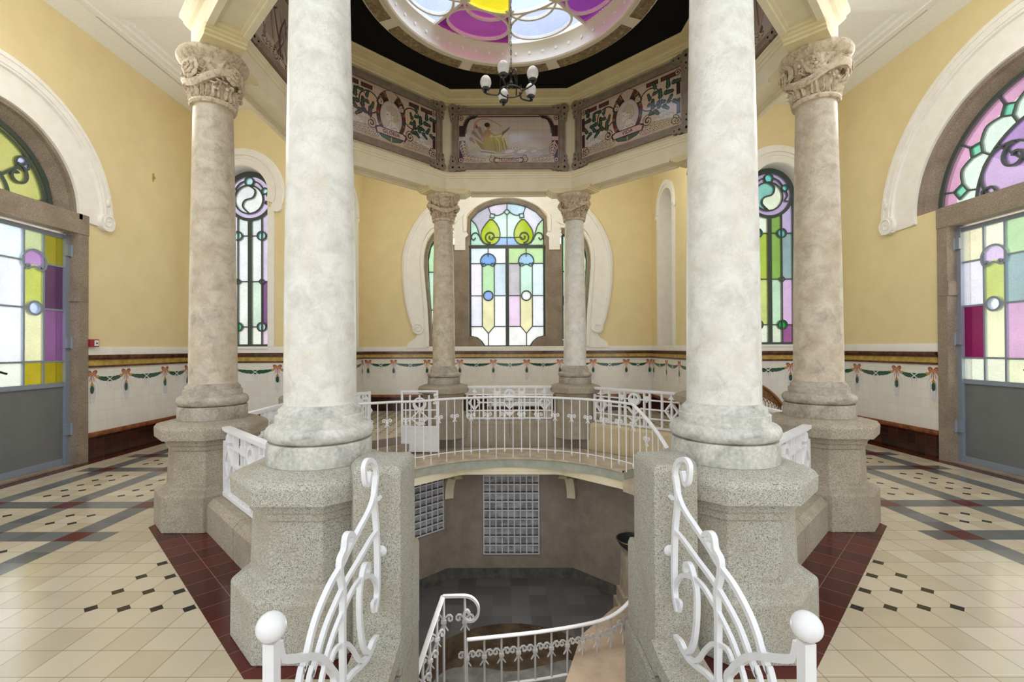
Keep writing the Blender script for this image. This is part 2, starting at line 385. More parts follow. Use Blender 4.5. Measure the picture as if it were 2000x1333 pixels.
def thing(name, label, cat, loc=(0, 0, 0), rz=0, group=None):
    o = bpy.data.objects.new(name, None); COL.objects.link(o); o.location = loc; o.rotation_euler = (0, 0, rz); o.empty_display_size = .1
    o['label'] = label; o['category'] = cat
    if group: o['group'] = group
    return o
def tag(o, label, cat, group=None):
    o['label'] = label; o['category'] = cat
    if group: o['group'] = group
    return o
def struct(o, label=None, cat=None):
    o['kind'] = 'structure'
    if label: o['label'] = label
    if cat: o['category'] = cat
    return o
def sthing(name, label, cat): return struct(thing(name, label, cat))
def copy_tree(o, parent=None):
    c = o.copy(); COL.objects.link(c)
    if parent is not None: c.parent = parent
    for ch in list(o.children): copy_tree(ch, c)
    return c

# ------------------------------------------------------------------ raster painter (patterns painted on tiles and glass)
class Paint:
    def __init__(s, w, h, res, u0=0, v0=0, fill=None):
        s.res = res; s.nx = int(round(w/res)); s.ny = int(round(h/res)); s.u0, s.v0 = u0, v0
        s.U, s.V = np.meshgrid(u0+(np.arange(s.nx)+.5)*res, v0+(np.arange(s.ny)+.5)*res)
        s.a = np.full((s.ny, s.nx), -1, dtype=np.int32); s.pal = []
        if fill is not None: s.a[:] = s.col(fill)
    def col(s, c):
        c = tuple(round(x, 3) for x in c)
        if c not in s.pal: s.pal.append(c)
        return s.pal.index(c)
    def put(s, mask, c, only=None):
        if only is not None: mask = mask & only
        s.a[mask] = -1 if c is None else s.col(c); return s
    def poly_mask(s, P):
        m = np.zeros_like(s.U, dtype=bool); n = len(P)
        for i in range(n):
            x0, y0 = P[i][:2]; x1, y1 = P[(i+1) % n][:2]
            if y0 == y1: continue
            c = ((s.V >= y0) != (s.V >= y1)) & (s.U < (x1-x0)*(s.V-y0)/(y1-y0)+x0); m ^= c
        return m
    def poly(s, P, c, only=None): return s.put(s.poly_mask(P), c, only)
    def ell(s, cx, cy, rx, ry=None, c=(0, 0, 0), ang=0, only=None):
        ry = rx if ry is None else ry; ca, sa = math.cos(rad(ang)), math.sin(rad(ang)); dx, dy = s.U-cx, s.V-cy
        return s.put(((dx*ca+dy*sa)/rx)**2+((-dx*sa+dy*ca)/ry)**2 <= 1, c, only)
    def rect(s, x0, x1, y0, y1, c, only=None): return s.put((s.U >= x0) & (s.U <= x1) & (s.V >= y0) & (s.V <= y1), c, only)
    def line(s, P, w, c, w2=None):
        n = len(P)-1; w2 = w if w2 is None else w2
        m = np.zeros_like(s.U, dtype=bool)
        for i in range(n):
            (x0, y0), (x1, y1) = P[i][:2], P[i+1][:2]; L = (x1-x0)**2+(y1-y0)**2+1e-12
            t = np.clip(((s.U-x0)*(x1-x0)+(s.V-y0)*(y1-y0))/L, 0, 1); ww = w+(w2-w)*(i+t)/n
            m |= (s.U-x0-t*(x1-x0))**2+(s.V-y0-t*(y1-y0))**2 <= (ww/2)**2
        return s.put(m, c)
    def mesh(s, mb, d=0.0, mi=0):
        act = {}; res = s.res
        def flush(k, y0, y1):
            x0, x1, c = k; a, b = s.u0+x0*res, s.u0+x1*res; e, f = s.v0+y0*res, s.v0+y1*res
            mb.add([(a, e, d), (b, e, d), (b, f, d), (a, f, d)], [(0, 1, 2, 3)], mi, s.pal[c])
        for y in range(s.ny+1):
            runs = set()
            if y < s.ny:
                row = s.a[y]; ch = np.flatnonzero(np.diff(row))+1; st = np.concatenate(([0], ch, [s.nx]))
                for i in range(len(st)-1):
                    if row[st[i]] >= 0: runs.add((int(st[i]), int(st[i+1]), int(row[st[i]])))
            for k in list(act):
                if k not in runs: flush(k, act.pop(k), y)
            for k in runs:
                if k not in act: act[k] = y
        return mb

# ------------------------------------------------------------------ plan of the place
WX, WY, NX, FY = 6.05, 6.4, 3.72, 3.2      # side wall, back wall, inner side wall, wall facing us in the side bays
A_, C_ = 1.2, 2.897
CEIL = 6.3

# floor and well
mb = MB()
oc = 2.80; oh = oc*math.tan(PI/8)
for sgn in (1, -1):
    P = [(0, WY), (WX, WY), (WX, -6.6), (0, -6.6), (0, -4.25), (.70, -4.25), (.70, -oc), (oh, -oc), (oc, -oh), (oc, oh), (oh, oc), (0, oc)]
    mb.prism([(sgn*x, y) for x, y in P], -.08, 0)
struct(mb.build('floor', 'floor_tiles'), 'pale tiled floor with grey bands, small black squares and dark red border', 'floor')
def octpts(ap, z, off=0):
    R = ap/math.cos(PI/8); return [(R*math.cos(PI/8+k*PI/4), R*math.sin(PI/8+k*PI/4), z) for k in range(8)]
PZ = -2.5
def zig(ap0, ap1, z0, z1, ks=range(8)):
    mb = MB()
    for k in ks:
        a, b = octpts(ap0, 0)[k-1], octpts(ap0, 0)[k]; c, d = octpts(ap1, 0)[k], octpts(ap1, 0)[k-1]
        mb.prism([a[:2], b[:2], c[:2], d[:2]], z0, z1)
    return mb
# sides of the octagon: k=0 is +X, k=2 is the back, k=4 is -X, k=6 is the front
struct(zig(2.7, 2.95, PZ-.1, -.225, [0, 1, 2, 3, 4, 5, 7]).build('wall_pit', 'pit_plaster'), 'brown plastered octagonal walls of the sunken spring room', 'wall')
mat('dark_cement', (.12, .115, .10), .7, .3, two((.08, .078, .07), (.16, .15, .13), 6, 5))
mat('granite_rim', (.3, .25, .2), .85, .2, granite((.10, .085, .06), (.30, .26, .20), (.46, .405, .315), (.24, .19, .135)))
struct(zig(2.733, 3.0, -.22, -.002, [0, 1, 2, 3, 4, 5, 7]).build('wall_rim', 'granite_rim'), 'granite rim of the well under the pedestals and parapets', 'wall')
struct(zig(2.66, 2.72, PZ, PZ+.17, [0, 1, 2, 3, 4]).build('baseboard_pit', 'dark_cement'), 'dark cement plinth at the foot of the sunken walls', 'baseboard')
# lower floor with the round basin
mb = MB(); ring = [(1.3*math.cos(2*PI*i/64), 1.3*math.sin(2*PI*i/64)) for i in range(64)]
outer = []
for x, y in ring:
    m_ = max(abs(x*math.cos(k*PI/4)+y*math.sin(k*PI/4)) for k in range(8)); outer.append((x*2.75/m_, y*2.75/m_))
mb.rings([[(x, y, PZ) for x, y in outer], [(x, y, PZ) for x, y in ring]], True, False, False)
struct(mb.build('floor', 'tile_pit'), 'dark slate-blue tiled floor of the sunken room', 'floor')
mb = MB(); mb.rings([[(x, y, PZ+.005) for x, y in ring], [(x*.99, y*.99, PZ-.33) for x, y in ring]], True, False, True)
bas = struct(mb.build('floor', 'basin_brown'), 'round brown sunken basin in the lower floor', 'floor')
mb = MB(); P = spline([(-1.2, .35), (-.95, .80), (-.5, .84), (0, .76), (.5, .9), (.9, 1.0), (1.15, .5), (1.25, -.2), (.8, -1.0), (0, -1.25), (-.8, -1.0), (-1.2, -.3)], 4, True)
mb.prism([(x*.93, y*.93) for x, y in P], -.33+PZ, PZ-.30); mb.build('basin_bed', 'basin_grey', bas)
# walls beside the stair and the steps
for sgn, nm in ((-1, 'left'), (1, 'right')):
    mb = MB(); x0, x1 = sorted((sgn*.638, sgn*.9)); mb.box(x0, x1, -4.4, -2.79, PZ-.1, -.085)
    struct(mb.build('wall_stair_'+nm, 'granite'), 'rough granite flank wall of the stair, %s side' % nm, 'wall')
mb = MB()
for k in range(13):
    mb.box(-.60, .60, -4.25+k*.26, -4.25+(k+1)*.26, PZ-.1 if k > 9 else -.19*(k+1)-.45, -.19*(k+1) if k < 12 else PZ-.02)
tag(mb.build('staircase', 'granite'), 'granite steps going down between the two stair piers', 'stairs')

# ------------------------------------------------------------------ walls
def wall_panel(mb, u0, u1, v0, v1, openings, depth, mi=0):
    """openings: list of (centre_u, right_half_outline bottom->top as (du, v))"""
    PL = [(u0, v0), (u0, v1)]
    for cu, half in sorted(openings, key=lambda o: o[0])+[(None, None)]:
        if cu is None: PR = [(u1, v0), (u1, v1)]
        else:
            pre = [(cu, v0), (cu, half[0][1])] if half[0][1] > v0+1e-6 else []
            PR = pre+[(cu-du, v) for du, v in half]+[(cu, v1)]; NPL = pre+[(cu+du, v) for du, v in half]+[(cu, v1)]
        mb.prism(PR+PL[::-1], -depth, 0, mi)
        if cu is not None: PL = NPL
def half_arch(hw, z0, zs, r=None, n=20):
    return [(hw, z0), (hw, zs)]+[(hw*math.cos(PI/2*k/n), zs+(r or hw)*math.sin(PI/2*k/n)) for k in range(1, n+1)]
# a wall's local frame: u to the viewer's right, v up, w towards the room
M_left = frame((-WX, 0, 0), (0, 1, 0), (0, 0, 1)); M_right = frame((WX, 0, 0), (0, -1, 0), (0, 0, 1))
M_back = frame((0, WY, 0), (1, 0, 0), (0, 0, 1)); M_fl = frame((0, FY, 0), (1, 0, 0), (0, 0, 1))
M_nl = frame((-NX, 0, 0), (0, 1, 0), (0, 0, 1)); M_nr = frame((NX, 0, 0), (0, -1, 0), (0, 0, 1))

def dado(parent, M, u0, u1, bows, gid):
    mb = MB(M); mb.box(u0, u1, .37, 1.34, 0, .012); mb.build('tile_dado', 'tile_white', parent)
    mb = MB(M); mb.box(u0, u1, 0, .35, 0, .022); mb.build('skirting_tiles', 'tile_base', parent)
    mb = MB(M); mb.box(u0, u1, .34, .365, 0, .035); mb.box(u0, u1, .365, .395, 0, .05); mb.box(u0, u1, .395, .405, 0, .03); mb.build('skirting_moulding', 'rust_mould', parent)
    mb = MB(M); mb.box(u0, u1, 1.335, 1.365, 0, .03); mb.box(u0, u1, 1.445, 1.475, 0, .035); mb.box(u0, u1, 1.475, 1.52, 0, .055); mb.build('dado_rail', 'dado_brown', parent)
    mb = MB(M); mb.box(u0, u1, 1.365, 1.445, 0, .022); mb.build('yellow_tile_band', 'dado_yellow', parent)
    mb = MB(M); mb.box(u0, u1, 1.52, 1.64, 0, .012); mb.build('plaster_border', 'white_plaster', parent)
    # painted garland of ribbons and leaves
    res = .006; w = u1-u0; p = Paint(w, .64, res, u0, .70)
    G, G2, Yl, R1, R2, B1 = (.012, .06, .03), (.03, .12, .06), (.50, .27, .04), (.30, .07, .04), (.46, .20, .14), (.42, .44, .62)
    for a, b in zip(bows[:-1], bows[1:]):
        a2, b2 = a+.07, b-.07; n = 20
        top = [(a2+(b2-a2)*k/n, 1.215-.02*math.sin(PI*k/n)) for k in range(n+1)]
        bot = [(a2+(b2-a2)*k/n, 1.215-.085*math.sin(PI*k/n)**.6-.012*abs(math.sin(9*PI*k/n))) for k in range(n+1)]
        p.poly(top+bot[::-1], G); p.line([(x, y+.03) for x, y in bot[2:-2]], .016, G2)
        p.line([(x, y-.004) for x, y in bot], .005, B1)
        for q in (a2+.02, b2-.02): p.ell(q, 1.20, .035, .02, Yl, 20 if q < (a+b)/2 else -20)
        m = (a+b)/2
        p.line([(m-.06, 1.12), (m+.06, 1.20)], .012, (.75, .74, .70)); p.line([(m+.06, 1.12), (m-.06, 1.20)], .012, (.75, .74, .70))
        for q in (-.04, 0, .04): p.line([(m+q, 1.11), (m+q*.9, 1.02-(.03 if q == 0 else 0))], .008, B1, .003)
    for b in bows:
        for s_ in (-.04, -.018, .005, .028, .045): p.line([(b+s_, 1.08), (b+s_*1.1, .93), (b+s_*.6, .84-random.random()*.08)], .010, B1, .003)
        p.line([(b-.03, 1.2), (b-.09, 1.08), (b-.10, 1.0)], .007, B1, .003); p.line([(b+.03, 1.2), (b+.09, 1.08), (b+.10, 1.0)], .007, B1, .003)
        p.ell(b, 1.02, .033, .062, G); p.line([(b-.01, .98), (b-.01, 1.06)], .008, G2); p.line([(b+.014, .98), (b+.014, 1.06)], .008, G2)
        p.poly([(b-.03, 1.09), (b, 1.13), (b+.03, 1.09), (b+.02, 1.06), (b, 1.08), (b-.02, 1.06)], Yl)
        p.line([(b-.01, 1.24), (b-.035, 1.14)], .014, R2); p.line([(b+.01, 1.24), (b+.035, 1.14)], .014, R2); p.line([(b, 1.24), (b, 1.1)], .012, R1)
        p.ell(b-.045, 1.265, .045, .032, R1, -30); p.ell(b+.045, 1.265, .045, .032, R1, 30); p.ell(b-.045, 1.262, .024, .014, R2, -30); p.ell(b+.045, 1.262, .024, .014, R2, 30)
        p.ell(b-.05, 1.225, .03, .02, R2, 30); p.ell(b+.05, 1.225, .03, .02, R2, -30); p.ell(b, 1.25, .022, .022, Yl)
    mb = MB(M); p.mesh(mb, .0135); mb.build('garland_frieze', 'glazed_painting', parent)

def wall(name, label, M, u0, u1, openings, dados, bows, depth=.35, v0=0):
    w = sthing(name, label, 'wall')
    mb = MB(M); wall_panel(mb, u0, u1, v0, CEIL+.1, openings, depth); mb.build('wall_face', 'yellow_wall', w)
    for d in dados: dado(w, M, d[0], d[1], [b for b in bows if d[0]-.4 < b < d[1]+.4], name)
    return w
DC = -.3       # door centre (world Y)
hl = [(1.25, 0), (1.25, 3.5)]+[(1.10*math.cos(rad(a)), 3.5+1.10*math.sin(rad(a))) for a in range(0, 91, 5)]
hr = [(1.27, 0), (1.27, 3.53)]+[(1.60, 3.53)]+[(1.60*math.cos(rad(a)), 3.53+1.60*math.sin(rad(a))) for a in range(0, 91, 5)]
WL = wall('wall_left', 'yellow side wall left with the smaller arched door', M_left, -3.2, FY, [(DC, hl)], [(DC+1.25, FY)], [1.03, 1.64, 2.49, 3.08, 3.5])
WR = wall('wall_right', 'yellow side wall right with the larger arched door', M_right, -FY, 3.2, [(-DC, hr)], [(-FY, -DC-1.27)], [-3.9, -3.14, -2.49, -1.67, -1.04, -.6])
slit = half_arch(.50, 1.64, 4.60)
WBL = wall('wall_bay_left', 'yellow wall facing us in the left bay with slit window', M_fl, -WX, -NX, [(-5.08, slit)], [(-WX, -NX)], [-6.4, -5.93, -5.25, -4.40, -3.8, -3.3])
WBR = wall('wall_bay_right', 'yellow wall facing us in the right bay with slit window', M_fl, NX, WX, [(5.10, slit)], [(NX, WX)], [3.3, 3.8, 4.47, 5.31, 5.93, 6.4])
nich = half_arch(.44, 1.5, 4.9)
WNL = wall('wall_inner_left', 'yellow return wall of the rear bay, left, with tall niche', M_nl, FY, WY, [(5.33, nich)], [(FY, WY)], [3.0, 3.68, 4.51, 5.31, 6.25, 6.8], .4)
WNR = wall('wall_inner_right', 'yellow return wall of the rear bay, right, with tall niche', M_nr, -WY, -FY, [(-5.33, nich)], [(-WY, -FY)], [-6.8, -6.25, -5.31, -4.51, -3.68, -3.0], .4)
# back wall opening: the outline of the three-light window
rear_half = [(2.03, 1.64), (2.08, 2.6), (2.14, 3.3), (2.17, 3.9), (2.10, 4.3), (1.94, 4.56), (1.72, 4.68), (1.40, 4.70), (1.36, 4.56), (1.30, 4.50), (1.05, 4.50), (1.02, 5.0), (.80, 5.25), (.55, 5.39), (.28, 5.47), (0, 5.50)]
WB = wall('wall_back', 'yellow back wall with the broad stained glass window', M_back, -NX, NX, [(0, rear_half)], [(-NX, NX)], [-4.2, -3.6, -2.94, -2.08, -1.235, -.37, .49, 1.345, 2.2, 3.05, 3.65, 4.2])
# niche backs
for w_, M, cu in ((WNL, M_nl, 5.33), (WNR, M_nr, -5.33)):
    mb = MB(M); mb.box(cu-.5, cu+.5, 1.4, 5.5, -.5, -.38); mb.build('niche_back', 'white_plaster', w_)
    mb = MB(M); h = half_arch(.44, 1.64, 4.9); ou = half_arch(.62, 1.64, 4.9)
    path = [(cu+du, v) for du, v in h]; path = path+[(2*cu-u, v) for u, v in path[::-1][1:]]
    mb.band([(cu+math.copysign(abs(u-cu)+.08*(abs(u-cu) > 0), u-cu) if v <= 4.9 else cu+(u-cu)*.52/.44, v if v <= 4.9 else 4.9+(v-4.9)*.52/.44) for u, v in path], .17, -.01, .02)
    mb.band([(cu+.95*.57*math.cos(rad(a)), 4.9+.57*math.sin(rad(a))) for a in range(-8, 189, 7)], .10, 0, .045)
    for s_ in (-1, 1): mb.ball((cu+s_*.60, 4.80, .02), .06, sc=(1, 1.2, .5))
    mb.box(cu-.44, cu-.43, 1.64, 4.9, -.39, 0); mb.box(cu+.43, cu+.44, 1.64, 4.9, -.39, 0)
    a = arc(cu, 4.9, .435, 0, 180, 24); mb.band(a, .012, -.39, 0)
    mb.build('niche_surround', 'white_plaster', w_, True)

def omega(hw, zs, r_out, zend, cu=0, n=28, ecc=1.0):
    return [(cu+r_out*math.cos(a), zs+ecc*r_out*math.sin(a)) for a in [PI*k/n for k in range(n+1)]]
# plaster arches round the doors (with scrolled ends)
def door_arch(parent, M, cu, zc, r_in, r_out, zlow):
    mb = MB(M); mid = (r_in+r_out)/2; w = r_out-r_in; n = 40
    A = [-4+188*k/n for k in range(n+1)]
    mb.band([(cu+(mid-w*.12)*math.cos(rad(a)), zc+(mid-w*.12)*math.sin(rad(a))) for a in A], w*.76, -.01, .025)
    mb.band([(cu+(r_out-w*.17)*math.cos(rad(a)), zc+(r_out-w*.17)*math.sin(rad(a))) for a in A], w*.34, 0, .07)
    mb.band([(cu+(r_out-w*.26)*math.cos(rad(a)), zc+(r_out-w*.26)*math.sin(rad(a))) for a in A], w*.05, .07, .085)
    mb.band([(cu+(r_out-w*.10)*math.cos(rad(a)), zc+(r_out-w*.10)*math.sin(rad(a))) for a in A], w*.04, .07, .085)
    mb.band([(cu+(r_in+.02)*math.cos(rad(a)), zc+(r_in+.02)*math.sin(rad(a))) for a in A], .05, 0, .04)
    for s_ in (-1, 1):
        c = (cu+s_*(r_out-w*.2), zc-.02)
        mb.prism(arc(c[0], c[1], w*.24, 0, 360, 24)[:-1], 0, .085)
        sp = [(c[0]+s_*w*.2*(1-.85*t)*math.cos(t*8.5), c[1]+w*.2*(1-.85*t)*math.sin(t*8.5)) for t in [k/30 for k in range(31)]]
        mb.band(sp, .010, .08, .10)
        mb.ball((c[0], c[1]+w*.55, .07), .05, sc=(.9, 1.2, .6)); mb.ball((c[0]+.03*s_, c[1]+w*.72, .07), .035, sc=(.9, 1.2, .6))
    mb.build('plaster_arch', 'white_plaster', parent, True)
door_arch(WL, M_left, DC, 3.5, 1.10, 1.63, 3.4); door_arch(WR, M_right, -DC, 3.53, 1.60, 2.18, 3.4)

# ------------------------------------------------------------------ stained glass
def glass(p, M, d, parent, name='stained_glass_panes'):
    mb = MB(M); p.mesh(mb, d); return mb.build(name, 'stained_glass', parent)
WH, CR, LI, PG, OL, DP, PU, YE, MG, PK, BG_, LB, BL, TQ, GR, AQ, LM = (.95, .97, .93), (.95, .92, .70), (.80, .70, .90), (.62, .90, .55), (.42, .40, .06), (.16, .06, .14), (.34, .17, .38), (.62, .55, .03), (.33, .03, .13), (.75, .48, .68), (.50, .62, .62), (.72, .85, .95), (.22, .42, .82), (.30, .72, .72), (.04, .55, .12), (.60, .92, .78), (.55, .72, .05)
def spiral(cx, cy, r, a0, turns, n=26, sgn=1, r1=.15):
    return [(cx+r*(1-(1-r1)*k/n)*math.cos(rad(a0)+sgn*turns*2*PI*k/n), cy+r*(1-(1-r1)*k/n)*math.sin(rad(a0)+sgn*turns*2*PI*k/n)) for k in range(n+1)]

def mushroom(cx, cy, r):
    cap = arc(cx, cy, r, -35, 215, 20)
    return cap, [spiral(cx-r*.56, cy-r*.42, r*.27, 215, 1.0, 16, 1, .25), spiral(cx+r*.56, cy-r*.42, r*.27, -35, 1.0, 16, -1, .25), spline([(cx-r*.36, cy-r*.56), (cx, cy-r*.40), (cx+r*.36, cy-r*.56)], 4)]
def door(name, label, M, cu, zl, zs, Rg, Rs, cols, fan, lever_side):
    """granite frame, arched fanlight and a pair of iron doors with coloured panes"""
    d = sthing(name, label, 'door')
    mb = MB(M); jo = 1.25; ji = 1.10
    for s_ in (-1, 1):
        a, b = sorted((cu+s_*ji, cu+s_*jo)); mb.box(a, b, 0, zl, -.30, .03)
        a, b = sorted((cu+s_*(ji-.02), cu+s_*(jo-.03))); mb.box(a, b, zl-.95, zl-.75, -.2, .035)
    mb.box(cu-jo, cu+jo, zl, zs, -.30, .04); mb.box(cu-jo, cu+jo, -.08, .018, -.34, .0)
    mb.build('granite_frame', 'granite_brown', d)
    mb = MB(M)
    mb.band([(cu+(Rs+.0)*math.cos(rad(a)), zs+(Rs+.0)*math.sin(rad(a))) for a in range(0, 181, 4)], .06, -.30, .0); 
    n = 45; lo = [[(cu+Rs*math.cos(PI*k/n), zs+Rs*math.sin(PI*k/n), .0) for k in range(n+1)], [(cu+Rg*math.cos(PI*k/n), zs+Rg*math.sin(PI*k/n), -.27) for k in range(n+1)]]
    mb.rings([lo[1], lo[0]], False, False, False); mb.build('granite_arch_reveal', 'granite_brown', d, True)
    # fanlight
    f = MB(M); f.band([(cu+(Rg-.02)*math.cos(rad(a)), zs+(Rg-.02)*math.sin(rad(a))) for a in range(0, 181, 4)], .06, -.28, -.20); f.box(cu-Rg, cu+Rg, zs, zs+.04, -.28, -.2)
    p = Paint(2*Rg, Rg, .012, cu-Rg, zs); fan(p, f, cu, zs, Rg); p.put((p.U-cu)**2+(p.V-zs)**2 > (Rg-.01)**2, None)
    fo = f.build('fanlight_frame', 'lead', d); glass(p, M, -.235, fo)
    # leaves
    for s_ in (-1, 1):
        X = lambda t: cu+s_*t
        leaf = MB(M)
        def bx(a, b, z0, z1, d0=-.17, d1=-.12):
            a, b = sorted((X(a), X(b))); leaf.box(a, b, z0, z1, d0, d1)
        bx(1.04, 1.10, .02, zl-.02, -.22, -.10); bx(.02, .12, .02, zl-.05); bx(.02, 1.06, .02, .10); bx(.02, 1.06, zl-.09, zl-.03); bx(.02, 1.06, 1.09, 1.15)
        g0, g1 = .16, 1.04; c0, c1 = .50, .76
        for q in (c0, c1): bx(q-.012, q+.012, 1.12, zl-.06, -.16, -.125)
        for z in (2.74, 2.14, 1.44): bx(g0-.04, c0, z-.012, z+.012, -.16, -.125); bx(c1, g1, z-.012, z+.012, -.16, -.125)
        bx(c0, c1, 1.432, 1.456, -.16, -.125)
        m0 = X((c0+c1)/2); cap, extra = mushroom(m0, 2.74, .155)
        leaf.band(cap, .026, -.165, -.115)
        for q in extra: leaf.band(q, .022, -.165, -.115)
        leaf.band(arc(m0, 2.14, .085, 0, 360, 24), .028, -.165, -.11, True)
        lf = leaf.build('door_leaf', 'blue_grey_iron', d)
        pn = MB(M); a, b = sorted((X(.12), X(1.04))); pn.box(a, b, .10, 1.09, -.16, -.14); pn.build('kick_panel', 'grey_steel', lf)
        a, b = sorted((X(g0-.04), X(g1))); p = Paint(b-a, zl-.06-1.12, .012, a, 1.12); zr = [1.12, 1.44, 2.14, 2.74, zl]
        inner, mid, outer = cols[s_]
        for k in range(4):
            p.rect(min(X(.1), X(c0)), max(X(.1), X(c0)), zr[k], zr[k+1], inner[k]); p.rect(min(X(c0), X(c1)), max(X(c0), X(c1)), zr[k], zr[k+1], mid[k]); p.rect(min(X(c1), X(1.1)), max(X(c1), X(1.1)), zr[k], zr[k+1], outer[k])
        p.put(((p.U-m0)**2+(p.V-2.74)**2 < .155**2) & (p.V > 2.70-.0*p.U), mid[4]); p.ell(m0, 2.14, .085, c=mid[5])
        glass(p, M, -.145, lf)
        hg = MB(M)
        for z in (.42, 1.62, zl-.32): a, b = sorted((X(1.03), X(1.13))); hg.box(a, b, z, z+.15, -.12, -.07); hg.tube([(X(1.10), z-.01, -.07), (X(1.10), z+.16, -.07)], .014)
        hg.build('hinge', 'blue_grey_iron', lf)
        if s_ == lever_side:
            hd = MB(M); hd.box(*sorted((X(.06), X(.11))), 1.22, 1.46, -.12, -.10); hd.tube([(X(.085), 1.36, -.11), (X(.085), 1.36, -.05), (X(.16), 1.33, -.045), (X(.22), 1.31, -.045)], .014)
            hd.build('lever_handle', 'black_iron', lf)
    return d
def fan_left(p, f, cu, zs, R):
    p.put(p.U > -99, (.50, .50, .14)); p.put(((p.U-cu)**2+(p.V-zs)**2) < (R*.45)**2, (.65, .62, .25))
    f.band([(cu+R*.90*math.cos(rad(a))*1, zs+R*.90*math.sin(rad(a))) for a in range(0, 181, 5)], .03, -.26, -.21)
    for a in (40, 90, 140):
        u, v = math.cos(rad(a)), math.sin(rad(a)); f.band([(cu+u*R*.42, zs+v*R*.42), (cu+u*R*.95, zs+v*R*.95)], .035, -.26, -.21)
    for s_ in (-1, 1):
        q = [(cu+s_*.72*R, zs), (cu+s_*.92*R, zs+.16*R), (cu+s_*.93*R, zs+.42*R), (cu+s_*.74*R, zs+.66*R)]
        c = spline(q, 8); f.band(c, .035, -.26, -.21)
        f.band(spiral(cu+s_*.52*R, zs+.34*R, .16*R, 90 if s_ > 0 else 90, 1.1, 24, -s_), .03, -.26, -.2)
        p.poly(arc(cu+s_*.60*R, zs+.52*R, .09*R, 0, 360, 12), (.62, .62, .9))
        f.band(arc(cu+s_*.60*R, zs+.52*R, .09*R, 0, 360, 12), .025, -.26, -.21, True)
    f.band(arc(cu, zs, R*.42, 0, 180, 20), .035, -.26, -.21)
def fan_right(p, f, cu, zs, R):
    Z = p.U > -99; r = np.sqrt((p.U-cu)**2+(p.V-zs)**2); an = np.degrees(np.arctan2(p.V-zs, p.U-cu))
    p.put(Z, (.78, .42, .60)); p.put((r < .84*R), (.80, .93, .80)); p.put(r < .66*R, (.50, .32, .62))
    p.put((r < .66*R) & ((np.floor(an/36) % 2) == 0), (.60, .42, .66))
    for k in range(0, 7):
        a = 11+k*(158/6); u, v = math.cos(rad(a)), math.sin(rad(a)); c = (cu+u*.80*R, zs+v*.80*R); s_ = .07*R
        P = [(c[0]+s_*math.cos(rad(a+b)), c[1]+s_*math.sin(rad(a+b))) for b in (0, 90, 180, 270)]
        p.poly(P, (.25, .72, .50)); f.band(P, .022, -.26, -.21, True); f.band([(cu+u*.87*R, zs+v*.87*R), (cu+u*R, zs+v*R)], .022, -.26, -.21)
        f.band([(cu+u*.73*R, zs+v*.73*R), (cu+u*.63*R, zs+v*.63*R)], .022, -.26, -.21)
        if k < 6:
            a2 = 11+(k+1)*158/6; q = spline([(cu+.80*R*math.cos(rad(a))+s_*math.cos(rad(a+90)), zs+.80*R*math.sin(rad(a))+s_*math.sin(rad(a+90))), (cu+.85*R*math.cos(rad((a+a2)/2)), zs+.85*R*math.sin(rad((a+a2)/2))), (cu+.80*R*math.cos(rad(a2))+s_*math.cos(rad(a2-90)), zs+.80*R*math.sin(rad(a2))+s_*math.sin(rad(a2-90)))], 5)
            f.band(q, .022, -.26, -.21)
    f.band(arc(cu, zs, .64*R, 0, 180, 30), .03, -.26, -.21)
    for s_ in (-1, 1):
        f.band(arc(cu+s_*.36*R, zs+.20*R, .235*R, 0, 360, 26), .028, -.26, -.21, True)
        f.band(spiral(cu+s_*.30*R, zs+.30*R, .12*R, 90, 1.2, 24, -s_), .03, -.26, -.19)
        f.band(spline([(cu+s_*.56*R, zs), (cu+s_*.58*R, zs+.08*R), (cu+s_*.50*R, zs+.10*R), (cu+s_*.46*R, zs+.05*R)], 5), .03, -.26, -.2)
    for a in (45, 90, 135): f.band([(cu+.64*R*math.cos(rad(a)), zs+.64*R*math.sin(rad(a))), (cu+.2*R*math.cos(rad(a)), zs+.2*R*math.sin(rad(a)))], .022, -.26, -.21)
    p.ell(cu, zs+.42*R, .08*R, c=(.1, .15, .6)); f.band(arc(cu, zs+.42*R, .08*R, 0, 360, 14), .022, -.26, -.21, True)
cl = {1: ([(.93, .97, .85), (.93, .96, .98), (.92, .93, .97), (.85, .95, .97)], [(.46, .38, .02), (.85, .84, .50), (.55, .60, .12), (.60, .68, .35), (.50, .28, .55), (.62, .72, .95)], [(.32, .25, .01), (.22, .09, .22), (.10, .04, .09), (.30, .26, .02)]),
      -1: ([(.93, .97, .85), (.93, .96, .98), (.92, .93, .97), (.85, .95, .97)], [(.46, .38, .02), (.85, .84, .50), (.55, .60, .12), (.60, .68, .35), (.50, .28, .55), (.62, .72, .95)], [(.32, .25, .01), (.22, .09, .22), (.10, .04, .09), (.30, .26, .02)])}
D1 = door('door_1', 'grey iron double door left with olive and purple panes under a yellow fanlight', M_left, DC, 3.22, 3.5, .95, 1.08, cl, fan_left, 1)
crt = ([(.90, .92, .62), (.72, .45, .66), (.38, .52, .52), (.55, .78, .45)], [(.90, .92, .72), (.90, .90, .60), (.62, .70, .22), (.92, .93, .72), (.78, .62, .82), (.9, .95, .95)], [(.88, .92, .74), (.20, .01, .07), (.86, .84, .90), (.92, .86, .60)])
D2 = door('door_2', 'grey iron double door right with magenta pane under a pink and green fanlight', M_right, -DC, 3.25, 3.53, 1.46, 1.58, {1: crt, -1: crt}, fan_right, -1)

